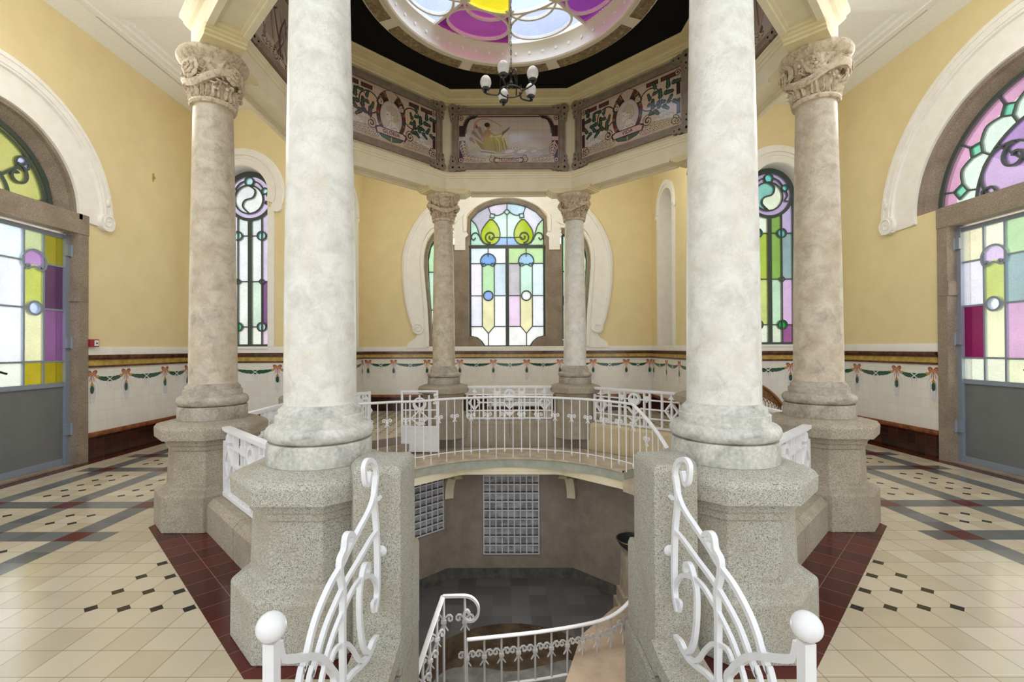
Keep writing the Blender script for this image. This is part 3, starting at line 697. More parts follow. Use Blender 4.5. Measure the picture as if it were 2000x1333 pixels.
# slit windows
def slit_window(name, label, cu, tint):
    d = sthing(name, label, 'window'); M = M_fl
    f = MB(M); D0, D1 = -.33, -.27
    R = .46; zc = 4.60
    f.band([(cu-.47, 1.62), (cu-.47, zc)]+[(cu+.47*math.cos(rad(a)), zc+.47*math.sin(rad(a))) for a in range(180, -1, -6)]+[(cu+.47, 1.62)], .06, D0, D1); f.box(cu-.5, cu+.5, 1.64, 1.69, D0, D1)
    f.band(arc(cu, zc-.02, .44, 0, 360, 40), .06, D0, D1, True); f.box(cu-.04, cu+.04, 1.64, 4.14, D0, D1)
    f.band(arc(cu-.02, zc-.06, .28, 0, 360, 34), .03, D0, D1, True)
    f.band(spline([(cu-.02, zc+.21), (cu+.10, zc+.12), (cu+.06, zc-.02), (cu-.10, zc-.08), (cu-.14, zc-.20), (cu-.02, zc-.33)], 6), .028, D0, D1)
    circ = [(cu-.01, zc+.29, .085), (cu+.30, zc+.10, .06), (cu-.32, zc+.10, .06)]
    for x, y, r in circ: f.band(arc(x, y, r, 0, 360, 18), .024, D0, D1+.01, True)
    f.band(spline([(cu+.08, zc+.30), (cu+.18, zc+.25), (cu+.26, zc+.15)], 4), .025, D0, D1); f.band(spline([(cu-.10, zc+.30), (cu-.2, zc+.25), (cu-.28, zc+.15)], 4), .025, D0, D1)
    f.band(spline([(cu+.32, zc+.05), (cu+.35, zc-.05), (cu+.30, zc-.14), (cu+.36, zc-.16)], 5), .022, D0, D1+.01)
    for s_ in (-1, 1):
        X = cu+s_*.235
        f.box(X-.012, X+.012, 1.66, 4.20, D0, D1)
        for z, r in ((3.82, .085), (2.03, .085)):
            f.band(arc(X, z, r, 0, 360, 20), .026, D0, D1+.01, True); f.box(min(cu, X-s_*r), max(cu, X-s_*r), z-.01, z+.01, D0, D1); f.box(min(cu+s_*.46, X+s_*r), max(cu+s_*.46, X+s_*r), z-.01, z+.01, D0, D1)
        f.band([(X-.06, 2.92), (X, 2.98), (X+.06, 2.92), (X, 2.86)], .022, D0, D1, True); f.box(*sorted((cu, X-s_*.06)), 2.91, 2.93, D0, D1); f.box(*sorted((cu+s_*.46, X+s_*.06)), 2.91, 2.93, D0, D1)
    fo = f.build('window_frame', 'lead', d)
    p = Paint(.96, 3.5, .012, cu-.48, 1.62); p.put(p.U > -99, tint['lilac'])
    for s_ in (-1, 1):
        X = cu+s_*.235; t = tint[s_]
        for k, (z0, z1) in enumerate(((1.6, 2.03), (2.03, 2.92), (2.92, 3.82), (3.82, 4.25))):
            p.rect(*sorted((cu, X)), z0, z1, t[k]); p.rect(*sorted((X, cu+s_*.5)), z0, z1, t[4+k])
        p.ell(X, 3.82, .085, c=tint['aqua']); p.ell(X, 2.03, .085, c=t[8]); p.poly([(X-.06, 2.92), (X, 2.98), (X+.06, 2.92), (X, 2.86)], (.8, .95, .95))
    p.ell(cu, zc-.02, .44, c=tint['lilac']); p.ell(cu-.02, zc-.06, .28, c=tint['s1'])
    S_ = spline([(cu-.02, zc+.21), (cu+.10, zc+.12), (cu+.06, zc-.02), (cu-.10, zc-.08), (cu-.14, zc-.20), (cu-.02, zc-.33)], 6)
    p.poly(S_+[(x, y) for x, y in arc(cu-.02, zc-.06, .27, -90, 90, 14)], tint['s2'])
    for x, y, r in circ: p.ell(x, y, r, c=tint['aqua'])
    p.put((np.abs(p.U-cu) > .47) | ((p.V > zc) & ((p.U-cu)**2+(p.V-zc)**2 > .47**2)), None)
    glass(p, M, -.30, fo)
    # plaster surround
    s = MB(M)
    for s_ in (-1, 1): a, b = sorted((cu+s_*.50, cu+s_*.62)); s.box(a, b, 1.64, 4.3, 0, .02)
    s.band(arc(cu, zc, .66, -20, 200, 36), .32, 0, .03); s.band(arc(cu, zc, .74, -20, 200, 36), .10, .03, .06); s.band(arc(cu, zc, .64, -20, 200, 36), .03, .03, .045)
    for s_ in (-1, 1): s.prism(arc(cu+s_*.68, zc-.30, .10, 0, 360, 18)[:-1], 0, .06)
    for s_ in (-1, 1): a, b = sorted((cu+s_*.49, cu+s_*.503)); s.box(a, b, 1.64, zc, -.27, .01)
    s.band(arc(cu, zc, .4965, 0, 180, 30), .013, -.27, .01)
    s.box(cu-.5, cu+.5, 1.60, 1.645, -.34, .03)
    s.build('plaster_surround', 'white_plaster', d, True)
    return d
tl = {'lilac': (.72, .62, .85), 'aqua': (.55, .90, .90), 's1': (.93, .97, .97), 's2': (.97, .98, .95),
      1: [(.92, .96, .85), (.72, .88, .72), (.93, .97, .95), (.85, .93, .92), (.85, .70, .85), (.24, .12, .26), (.80, .70, .92), (.72, .64, .86), (.55, .90, .88)],
      -1: [(.95, .97, .9), (.93, .96, .9), (.95, .97, .97), (.85, .93, .92), (.9, .93, .8), (.9, .95, .85), (.9, .9, .97), (.8, .75, .9), (.12, .70, .25)]}
slit_window('window_2', 'tall arched slit window in the left bay, mostly white and aqua glass', -5.08, tl)
tr_ = {'lilac': (.48, .38, .58), 'aqua': (.18, .66, .60), 's1': (.25, .58, .50), 's2': (.85, .92, .70),
      1: [(.80, .90, .70), (.55, .78, .55), (.26, .45, .10), (.24, .42, .10), (.35, .12, .30), (.72, .50, .74), (.30, .42, .42), (.55, .45, .70), (.03, .50, .12)],
      -1: [(.85, .93, .75), (.60, .68, .22), (.42, .55, .08), (.80, .88, .72), (.6, .7, .3), (.5, .65, .2), (.3, .5, .1), (.5, .5, .6), (.75, .93, .85)]}
slit_window('window_3', 'tall arched slit window in the right bay, green and lilac glass', 5.10, tr_)

# great rear window
def rear_window():
    d = sthing('window_1', 'broad three-light stained glass window in the back wall', 'window'); M = M_back
    # granite mullions, sill and arch
    g = MB(M)
    for s_ in (-1, 1):
        X = lambda t: s_*t
        g.prism([(X(1.0), 1.56), (X(1.42), 1.56), (X(1.42), 4.28), (X(1.0), 4.28)], -.33, -.01)
        P = [(X(1.42), 1.56), (X(2.10), 1.56), (X(2.03), 1.80), (X(1.42), 1.80)]; g.prism(P, -.33, -.02)
        g.prism([(X(1.02), 1.56), (X(.58), 1.56), (X(.62), 1.64), (X(.70), 1.78), (X(.82), 1.87), (X(1.02), 1.92)], -.33, -.03)
        q = [(X(2.00), 1.8), (X(2.05), 2.6), (X(2.10), 3.3), (X(2.13), 3.9), (X(2.06), 4.28), (X(1.92), 4.50), (X(1.72), 4.60), (X(1.42), 4.62)]
        g.band(spline(q, 4), .09, -.33, -.10)
    g.box(-1.0, 1.0, 1.56, 1.62, -.33, -.02)
    arch = [(-1.02, 4.26), (-1.02, 4.98), (-.80, 5.22), (-.55, 5.36), (-.28, 5.44), (0, 5.465), (.28, 5.44), (.55, 5.36), (.80, 5.22), (1.02, 4.98), (1.02, 4.26)]
    g.band(arch, .11, -.33, -.05); g.build('granite_mullions', 'granite_brown', d)
    # plaster: piers over the mullions, inner roll, outer omega
    s = MB(M)
    for s_ in (-1, 1):
        X = lambda t: s_*t
        s.prism([(X(1.08), 4.13), (X(1.36), 4.13), (X(1.36), 4.45), (X(1.42), 4.52), (X(1.36), 4.60), (X(1.40), 4.75), (X(1.05), 5.10), (X(1.05), 4.60), (X(1.00), 4.52), (X(1.08), 4.45)], -.30, .02)
        roll = spline([(X(2.06), 1.64), (X(2.11), 2.6), (X(2.17), 3.3), (X(2.20), 3.9), (X(2.12), 4.33), (X(1.95), 4.60), (X(1.72), 4.71), (X(1.36), 4.73)], 5)
        s.band(roll, .075, -.12, .05)
        out = spline([(X(2.16), 1.95), (X(2.32), 1.98), (X(2.50), 2.25), (X(2.64), 2.8), (X(2.71), 3.5), (X(2.68), 4.1), (X(2.50), 4.62), (X(2.20), 5.08), (X(1.80), 5.42), (X(1.30), 5.62), (X(.7), 5.72), (0, 5.74)], 5)
        inn = spline([(X(2.10), 1.95), (X(2.12), 2.2), (X(2.14), 2.6), (X(2.18), 3.1), (X(2.21), 3.5), (X(2.22), 3.95), (X(2.15), 4.38), (X(1.98), 4.66), (X(1.73), 4.76), (X(1.38), 4.80), (X(1.1), 5.05), (X(.8), 5.29), (X(.4), 5.44), (0, 5.49)], 4)
        s.prism(out+inn[::-1], -.005, .03)
        s.band([(x*(1-.03), y-.05) for x, y in out[6:]], .06, .03, .06)
        s.prism([(X(2.06), 1.60), (X(2.62), 1.60), (X(2.55), 1.75), (X(2.38), 1.85), (X(2.30), 2.0), (X(2.10), 2.0)], -.01, .028)
        s.prism(arc(X(2.30), 2.12, .16, 0, 360, 22)[:-1], .0, .055); s.band(spiral(X(2.30), 2.12, .13, 200, 1.5, 24, s_), .025, .055, .075)
    top = spline([(-1.08, 4.60), (-1.08, 5.0), (-.85, 5.25), (-.58, 5.40), (-.28, 5.49), (0, 5.515), (.28, 5.49), (.58, 5.40), (.85, 5.25), (1.08, 5.0), (1.08, 4.60)], 5)
    s.band(top, .075, -.12, .055); s.build('plaster_surround', 'white_plaster', d, True)
    # iron frame and cames of the centre light
    f = MB(M); D0, D1 = -.28, -.22
    oc_ = [(-.97, 1.90), (-.80, 1.86), (-.68, 1.76), (-.60, 1.64), (.60, 1.64), (.68, 1.76), (.80, 1.86), (.97, 1.90), (.97, 4.97), (.78, 5.18), (.55, 5.31), (.28, 5.39), (0, 5.42), (-.28, 5.39), (-.55, 5.31), (-.78, 5.18), (-.97, 4.97)]
    f.band(oc_, .05, D0, D1, True); f.box(-.97, .97, 4.22, 4.31, D0, D1); f.box(-.045, .045, 1.64, 4.25, D0, D1)
    w = .024
    for c0 in (-.50, .50):
        for q in (-.16, .16): f.box(c0+q-w/2, c0+q+w/2, 2.16, 3.85, D0, D1)
        f.box(c0-w/2, c0+w/2, 4.0, 4.25, D0, D1); f.box(c0-w/2, c0+w/2, 1.66, 1.98, D0, D1)
        f.band([(c0-.16, 2.17), (c0, 1.98), (c0+.16, 2.17)], w, D0, D1)
        for z in (3.82, 2.97, 2.16):
            for a, b in ((c0-.45, c0-.16), (c0+.16, c0+.45)): f.box(a, b, z-w/2, z+w/2, D0, D1)
        cap, ex = mushroom(c0, 3.88, .20); f.band(cap, .028, D0, D1+.01)
        for q in ex: f.band(q, .024, D0, D1+.01)
        f.band(arc(c0, 2.97, .125, 0, 360, 26), .03, D0, D1+.01, True)
    # head of the window: pears and spirals
    for s_ in (-1, 1):
        X = lambda t: s_*t
        pear = spline([(X(.38), 4.98), (X(.27), 4.86), (X(.19), 4.67), (X(.20), 4.48), (X(.30), 4.35), (X(.45), 4.32), (X(.60), 4.37), (X(.68), 4.50), (X(.67), 4.68), (X(.57), 4.85), (X(.46), 4.98)], 5)
        f.band(pear, .026, D0, D1, True); f.band(spiral(X(.43), 4.52, .16, 270 if s_ < 0 else 270, 1.4, 34, -s_ if False else s_), .035, D0, D1+.02)
        f.band(spline([(X(.42), 4.32), (X(.62), 4.36), (X(.72), 4.52), (X(.80), 4.62), (X(.90), 4.60), (X(.94), 4.50), (X(.88), 4.44), (X(.83), 4.50)], 6), .032, D0, D1+.02)
        f.band(spline([(X(.97), 5.0), (X(.82), 4.84), (X(.74), 4.62), (X(.70), 4.44)], 6), .028, D0, D1)
        sq = [(X(.34), 5.02), (X(.45), 5.04), (X(.43), 5.14), (X(.32), 5.12)]; f.band(sq, .024, D0, D1, True)
        f.band([(X(.43), 5.14), (X(.50), 5.34)], .024, D0, D1); f.band(spline([(X(.32), 5.09), (X(.20), 5.10), (X(.07), 5.17)], 4), .024, D0, D1)
        f.box(*sorted((0, X(.40))), 4.50, 4.522, D0, D1)
    f.band([(-.08, 5.18), (0, 5.26), (.08, 5.18), (0, 5.10)], .024, D0, D1, True); f.box(-.012, .012, 5.25, 5.42, D0, D1); f.box(-.012, .012, 4.28, 5.10, D0, D1)
    # side lights
    for s_ in (-1, 1):
        X = lambda t: s_*t
        q = [(X(1.97), 1.84), (X(2.02), 2.6), (X(2.07), 3.3), (X(2.09), 3.9), (X(2.02), 4.26), (X(1.88), 4.46), (X(1.70), 4.54), (X(1.45), 4.55), (X(1.45), 1.84)]
        f.band(q, .05, D0, D1, True)
        for z in (3.60, 2.60): f.box(*sorted((X(1.45), X(2.05))), z-w/2, z+w/2, D0, D1)
        f.box(*sorted((X(1.45), X(1.99))), 2.10, 2.10+w, D0, D1)
        f.band(arc(X(1.72), 3.90, .20, 0, 360, 26), .03, D0, D1+.01, True); f.band(spiral(X(1.75), 3.92, .10, 0, 1.2, 22, s_), .03, D0, D1+.01)
        f.band(spline([(X(1.72), 2.62), (X(1.50), 2.72), (X(1.50), 2.95), (X(1.66), 3.15), (X(1.88), 3.0), (X(1.86), 2.75), (X(1.72), 2.70), (X(1.66), 2.80)], 6), .03, D0, D1+.01)
    fo = f.build('window_frame', 'lead', d)
    p = Paint(1.94, 3.80, .012, -.97, 1.63); lt = (.82, .93, .90)
    p.put(p.U > -99, (.97, .98, .93))
    L, Rr = -.50, .50
    def cell(x0, x1, z0, z1, c): p.rect(x0, x1, z0, z1, c)
    for (a, b, c) in ((-.97, -.66, (.90, .84, .95)), (-.34, 0, (.66, .78, .84)), (0, .34, (.60, .56, .58)), (.66, .97, (.78, .90, .92))): cell(a, b, 2.97, 3.82, c)
    for (a, b, c) in ((-.97, -.66, (.86, .85, .93)), (-.34, 0, (.93, .93, .98)), (0, .34, (.86, .66, .84)), (.66, .97, (.93, .93, .98))): cell(a, b, 2.16, 2.97, c)
    cell(-.97, L, 3.82, 4.25, (.82, .93, .93)); cell(L, 0, 3.82, 4.25, (.93, .97, .97)); cell(0, Rr, 3.82, 4.25, (.60, .84, .40)); cell(Rr, .97, 3.82, 4.25, (.58, .82, .42))
    cell(-.66, -.34, 2.97, 3.9, (.52, .78, .45)); cell(.34, .66, 2.97, 3.9, (.66, .92, .76))
    for c0 in (L, Rr): p.poly([(c0-.16, 2.97), (c0+.16, 2.97), (c0+.16, 2.17), (c0, 1.98), (c0-.16, 2.17)], (.88, .83, .48))
    p.put(((p.U-L)**2+(p.V-3.88)**2 < .04) & (p.V > 3.78), (.22, .42, .80)); p.put(((p.U-Rr)**2+(p.V-3.88)**2 < .04) & (p.V > 3.78), (.42, .66, .86))
    p.ell(L, 2.97, .125, c=(.28, .42, .82)); p.ell(Rr, 2.97, .125, c=(.96, .97, .98))
    p.rect(-.97, .97, 4.28, 5.45, (.68, .90, .78)); p.rect(-.97, -.7, 4.28, 4.9, (.55, .86, .70)); p.rect(.7, .97, 4.28, 4.9, (.62, .86, .50))
    for s_, c1, c2 in ((-1, (.58, .56, .64), (.86, .78, .90)), (1, (.82, .80, .90), (.62, .80, .90))):
        X = lambda t: s_*t
        p.poly([(X(.97), 5.0), (X(.82), 4.84), (X(.74), 4.62), (X(.60), 4.82), (X(.44), 5.0), (X(.45), 5.12), (X(.50), 5.45), (X(1.1), 5.45)], c1)
        p.poly([(X(.0), 5.26), (X(.08), 5.18), (X(.20), 5.10), (X(.32), 5.09), (X(.43), 5.14), (X(.50), 5.34), (X(.5), 5.5), (0, 5.5)], c2)
        p.poly([(0, 4.28), (X(.60), 4.28), (X(.24), 4.51), (0, 4.51)], (.30, .52, .85))
        pear = spline([(X(.38), 4.98), (X(.27), 4.86), (X(.19), 4.67), (X(.20), 4.48), (X(.30), 4.35), (X(.45), 4.32), (X(.60), 4.37), (X(.68), 4.50), (X(.67), 4.68), (X(.57), 4.85), (X(.46), 4.98)], 5)
        p.poly(pear, (.47, .60, .02)); p.poly([(X(.34), 5.02), (X(.45), 5.04), (X(.43), 5.14), (X(.32), 5.12)], (.7, .9, .95))
    p.poly([(-.08, 5.18), (0, 5.26), (.08, 5.18), (0, 5.10)], (.6, .92, .88))
    m = p.poly_mask(oc_); p.put(~m, None); glass(p, M, -.25, fo)
    for s_ in (-1, 1):
        X = lambda t: s_*t
        p = Paint(.66, 2.76, .012, min(X(1.45), X(2.10)), 1.82); p.put(p.U > -99, (.93, .93, .75)); p.put(p.V > 2.6, (.60, .88, .66)); p.put(p.V > 3.6, (.58, .90, .52)); p.put(p.V < 2.1, (.95, .97, .85))
        p.ell(X(1.72), 3.90, .20, c=(.8, .93, .85))
        q = [(X(1.97), 1.84), (X(2.02), 2.6), (X(2.07), 3.3), (X(2.09), 3.9), (X(2.02), 4.26), (X(1.88), 4.46), (X(1.70), 4.54), (X(1.45), 4.55), (X(1.45), 1.84)]
        p.put(~p.poly_mask(q), None); glass(p, M, -.25, fo, 'stained_glass_side_light')
rear_window()

# ------------------------------------------------------------------ ceilings
c = sthing('ceiling', 'white coffered ceiling of the bays around the rotunda', 'ceiling')
mb = MB(); zt = CEIL-.02
regs = [(-WX, -2.6, -.9, FY), (2.6, WX, -.9, FY), (-NX, NX, FY, WY), (-2.65, 2.65, 3.05, FY)]
for x0, x1, y0, y1 in regs: mb.box(x0, x1, y0, y1, CEIL, CEIL+.12)
mb.build('ceiling_slab', 'ceiling_white', c)
mb = MB()
for s_ in (-1, 1):
    X = lambda t: s_*t
    def rib(a, b, y0, y1, z0, z1): a, b = sorted((X(a), X(b))); mb.box(a, b, y0, y1, z0, z1)
    # sloping flat border and two-step moulding
    for (a0, z0, a1, z1) in ((6.05, 6.13, 5.72, 6.20),):
        vs = [(X(a0), -.9, z0), (X(a0), FY, z0), (X(a1), FY, z1), (X(a1), -.9, z1)]; mb.add(vs+[(x, y, z+.14) for x, y, z in vs], [(0, 1, 2, 3), (4, 7, 6, 5), (3, 2, 6, 7), (0, 4, 5, 1), (0, 3, 7, 4), (1, 5, 6, 2)])
    rib(5.72, 5.66, -.9, FY, 6.235, CEIL); rib(5.66, 5.58, -.9, FY, 6.175, CEIL); rib(5.58, 5.50, -.9, FY, 6.205, CEIL); rib(5.50, 5.42, -.9, FY, 6.255, CEIL)
    for yc in (.45,):
        rib(5.72, 2.7, yc-.26, yc+.26, 6.20, CEIL); rib(5.6, 2.7, yc+.26, yc+.34, 6.23, CEIL); rib(5.6, 2.7, yc+.34, yc+.42, 6.265, CEIL); rib(5.6, 2.7, yc-.34, yc-.26, 6.23, CEIL)
    rib(5.72, 2.7, 2.87, FY, 6.19, CEIL); rib(5.6, 2.7, 2.75, 2.87, 6.23, CEIL)
mb.box(-NX, NX, WY-.35, WY, 6.14, CEIL); mb.box(-NX, NX, WY-.47, WY-.35, 6.2, CEIL)
mb.build('ceiling_moulding', 'ceiling_white', c)
mb = MB(); lo = []
oct_l = []
for i in range(64):
    a = 2*PI*i/64; x, y = math.cos(a), math.sin(a); m_ = max(abs(x*math.cos(k*PI/4)+y*math.sin(k*PI/4)) for k in range(8)); oct_l.append((x*2.62/m_, y*2.62/m_))
mb.rings([[(x, y, 6.13) for x, y in oct_l], [(1.88*math.cos(2*PI*i/64), 1.88*math.sin(2*PI*i/64), 6.13) for i in range(64)]], True, False, False)
struct(mb.build('ceiling', 'black_paint'), 'black painted ceiling of the rotunda around the oculus', 'ceiling')

# ------------------------------------------------------------------ oculus
oc_t = thing('oculus', 'round stained glass skylight in a cream ring in the black ceiling', 'skylight')
mb = MB()
def revolve(mb, prof, n=96):
    mb.rings([[(r*math.cos(2*PI*i/n), r*math.sin(2*PI*i/n), z) for i in range(n)] for r, z in prof], True, False, False)
revolve(mb, [(1.92, 6.135), (1.92, 6.07), (1.90, 6.05), (1.66, 6.05), (1.64, 6.03), (1.60, 6.03), (1.585, 6.05), (1.60, 6.09), (1.62, 6.16), (1.61, 6.24), (1.57, 6.30), (1.54, 6.32), (1.54, 6.38), (1.95, 6.38), (1.95, 6.13)])
ringo = mb.build('oculus_ring', 'ring_cream', oc_t, True)
for k in range(8):
    mb = MB(); a0 = 90+45*k-19.5; n = 14; P = [(1.70*math.cos(rad(a0+39*i/n)), 1.70*math.sin(rad(a0+39*i/n))) for i in range(n+1)]+[(1.88*math.cos(rad(a0+39*(n-i)/n)), 1.88*math.sin(rad(a0+39*(n-i)/n))) for i in range(n+1)]
    mb.prism(P, 6.035, 6.06); o = mb.build('carved_block', 'oculus_stone', ringo)
    if k == 0: o['label'] = 'brown carved block set in the cream ring'
for k in range(48):
    mb = MB(); a = rad(7.5*k+3.7); x, y = math.cos(a), math.sin(a); q = frame((1.613*x, 1.613*y, 6.20), (-y, x, 0), (0, 0, 1)); mb.M = q; mb.prism(arc(0, 0, .022, 0, 360, 12)[:-1], -.012, .006); mb.build('round_vent', 'clear_lamp', ringo)
cm = MB(); Z0, Z1 = 6.30, 6.345
p = Paint(3.1, 3.1, .014, -1.55, -1.55)
r = np.sqrt(p.U**2+p.V**2); an = (np.degrees(np.arctan2(p.V, p.U))) % 360
secs = [(.22, .10, .36), (.42, .52, .86), (.28, .03, .26), (.50, .60, .88), (.30, .08, .3), (.55, .62, .85), (.3, .1, .3), (.5, .6, .86)]
pal = {0: ((.13, .02, .15), (.17, .03, .19)), 1: ((.62, .68, .85), (.52, .60, .82)), 2: ((.10, .01, .08), (.22, .04, .17)), 3: ((.50, .58, .80), (.55, .64, .85)), 4: ((.25, .06, .28), (.3, .1, .3)), 5: ((.8, .8, .95), (.6, .6, .9)), 6: ((.3, .05, .25), (.3, .1, .3)), 7: ((.5, .6, .9), (.6, .7, .9))}
for k in range(8):
    m = (an >= 45*k) & (an < 45*k+45); p.put(m, pal[k][0])
for k in range(8):
    a = rad(45*k+22.5); cx, cy = 1.18*math.cos(a), 1.18*math.sin(a)
    p.ell(cx, cy, .30, .46, pal[k][1], math.degrees(a)); 
    loop = [(cx+.30*math.cos(t)*math.cos(a)-.46*math.sin(t)*math.sin(a), cy+.30*math.cos(t)*math.sin(a)+.46*math.sin(t)*math.cos(a)) for t in [2*PI*i/30 for i in range(30)]]
    cm.band(loop, .032, Z0, Z1, True)
    b = rad(45*k); cm.band([(.25*math.cos(b), .25*math.sin(b)), (1.56*math.cos(b), 1.56*math.sin(b))], .034, Z0, Z1)
inn = [(.85, .92, .98), (.60, .72, .95), (.72, .60, .02), (.78, .66, .03), (.9, .9, .9), (.7, .6, .1), (.6, .7, .95), (.85, .9, .95)]
for k in range(8): p.put((an >= 45*k) & (an < 45*k+45) & (r < .90), inn[k])
for k in range(8): a = rad(45*k+22.5); cm.band([(.70*math.cos(a)+.36*math.cos(t), .70*math.sin(a)+.36*math.sin(t)) for t in [a-1.5+3.0*i/14 for i in range(15)]], .03, Z0, Z1)
cm.band(arc(0, 0, .88, 0, 360, 60), .04, Z0, Z1, True); cm.band(arc(0, 0, .3, 0, 360, 30), .05, Z0, Z1, True)
p.put(r > 1.545, None); co = cm.build('skylight_ribs', 'came_cream', oc_t); glass(p, I4, 6.335, co)

# ------------------------------------------------------------------ entablature of the rotunda
def ring_profile(mb, prof):
    mb.rings([octpts(ap, z) for ap, z in prof]+[octpts(*prof[0])], True, False, False)
ent = thing('entablature', 'cream moulded octagonal beam carried by the eight columns', 'entablature')
mb = MB(); ring_profile(mb, [(2.73, 4.47), (2.73, 4.655), (2.715, 4.66), (2.715, 4.685), (2.695, 4.70), (2.695, 4.72), (2.675, 4.735), (2.675, 4.75), (2.72, 4.755), (2.73, 4.77), (2.73, 5.96),
    (3.10, 5.96), (3.10, 4.80), (3.16, 4.77), (3.16, 4.74), (3.13, 4.72), (3.13, 4.69), (3.10, 4.67), (3.07, 4.66), (3.07, 4.47)])
mb.build('beam', 'pale_cream', ent)
mb = MB(); ring_profile(mb, [(2.735, 5.95), (2.70, 5.96), (2.69, 5.985), (2.66, 5.99), (2.655, 6.02), (2.63, 6.025), (2.62, 6.05), (2.56, 6.06), (2.555, 6.085), (2.49, 6.09), (2.485, 6.115), (2.46, 6.12), (2.46, 6.14), (2.62, 6.15), (2.62, 6.4), (3.10, 6.4), (3.10, 5.95)])
mb.build('cornice', 'cream', ent)
for k in range(8):
    mb = MB(); n = Vector((math.cos(k*PI/4), math.sin(k*PI/4), 0)); u = Vector((-n.y, n.x, 0))
    L = 2.60*math.tan(PI/8)
    m = int(2*L/.055)
    for i in range(m):
        mb.M = frame(n*2.60+u*(-L+.05+(2*L-.08)*i/m), u, (0, 0, 1)); mb.box(0, .03, 6.058, 6.083, -.05, .035)
    mb.build('dentil_row', 'cream', ent)
brk = {}
for k in range(8):
    th = k*PI/4; n = Vector((math.cos(th), math.sin(th), 0)); u = Vector((-n.y, n.x, 0))
    Lm = 2.90*math.tan(PI/8)
    for s_ in (-1, 1):
        P = [(0, 4.385), (.40, 4.385), (.41, 4.40), (.44, 4.405), (.445, 4.42), (.475, 4.425), (.48, 4.44), (.51, 4.445), (.52, 4.46), (.55, 4.465), (.55, 4.475), (0, 4.475)]
        mb = brk.setdefault((k-(1 if s_ > 0 else 0)) % 8, MB()); mb.M = frame(n*2.90+u*(-s_*Lm), u*s_, (0, 0, 1))
        mb.prism(P, -.17, .17)
    mbp = MB(); mbp.M = frame(n*2.90, n, u)      # soffit ribs: local u across the beam, v along it
    for q in (-.145, .145): mbp.box(q-.027, q+.027, -Lm+.5, Lm-.5, 4.425, 4.475)
    for q in (-.105, .105): mbp.box(q-.014, q+.014, -Lm+.5, Lm-.5, 4.450, 4.475)
    mbp.build('soffit_rib', 'pale_cream', ent)
for mb in brk.values(): mb.build('bracket', 'cream', ent)

for s_, yy in ((-1, -.98), (1, -.94)):
    mb = MB(); mb.ball((s_*3.15, yy, 5.06), .062, 18, 12, (.8, 1, 1)); mb.tube([(s_*3.06, yy, 5.12), (s_*3.15, yy, 5.10)], .02); mb.build('bronze_boss', 'brass', ent, True)
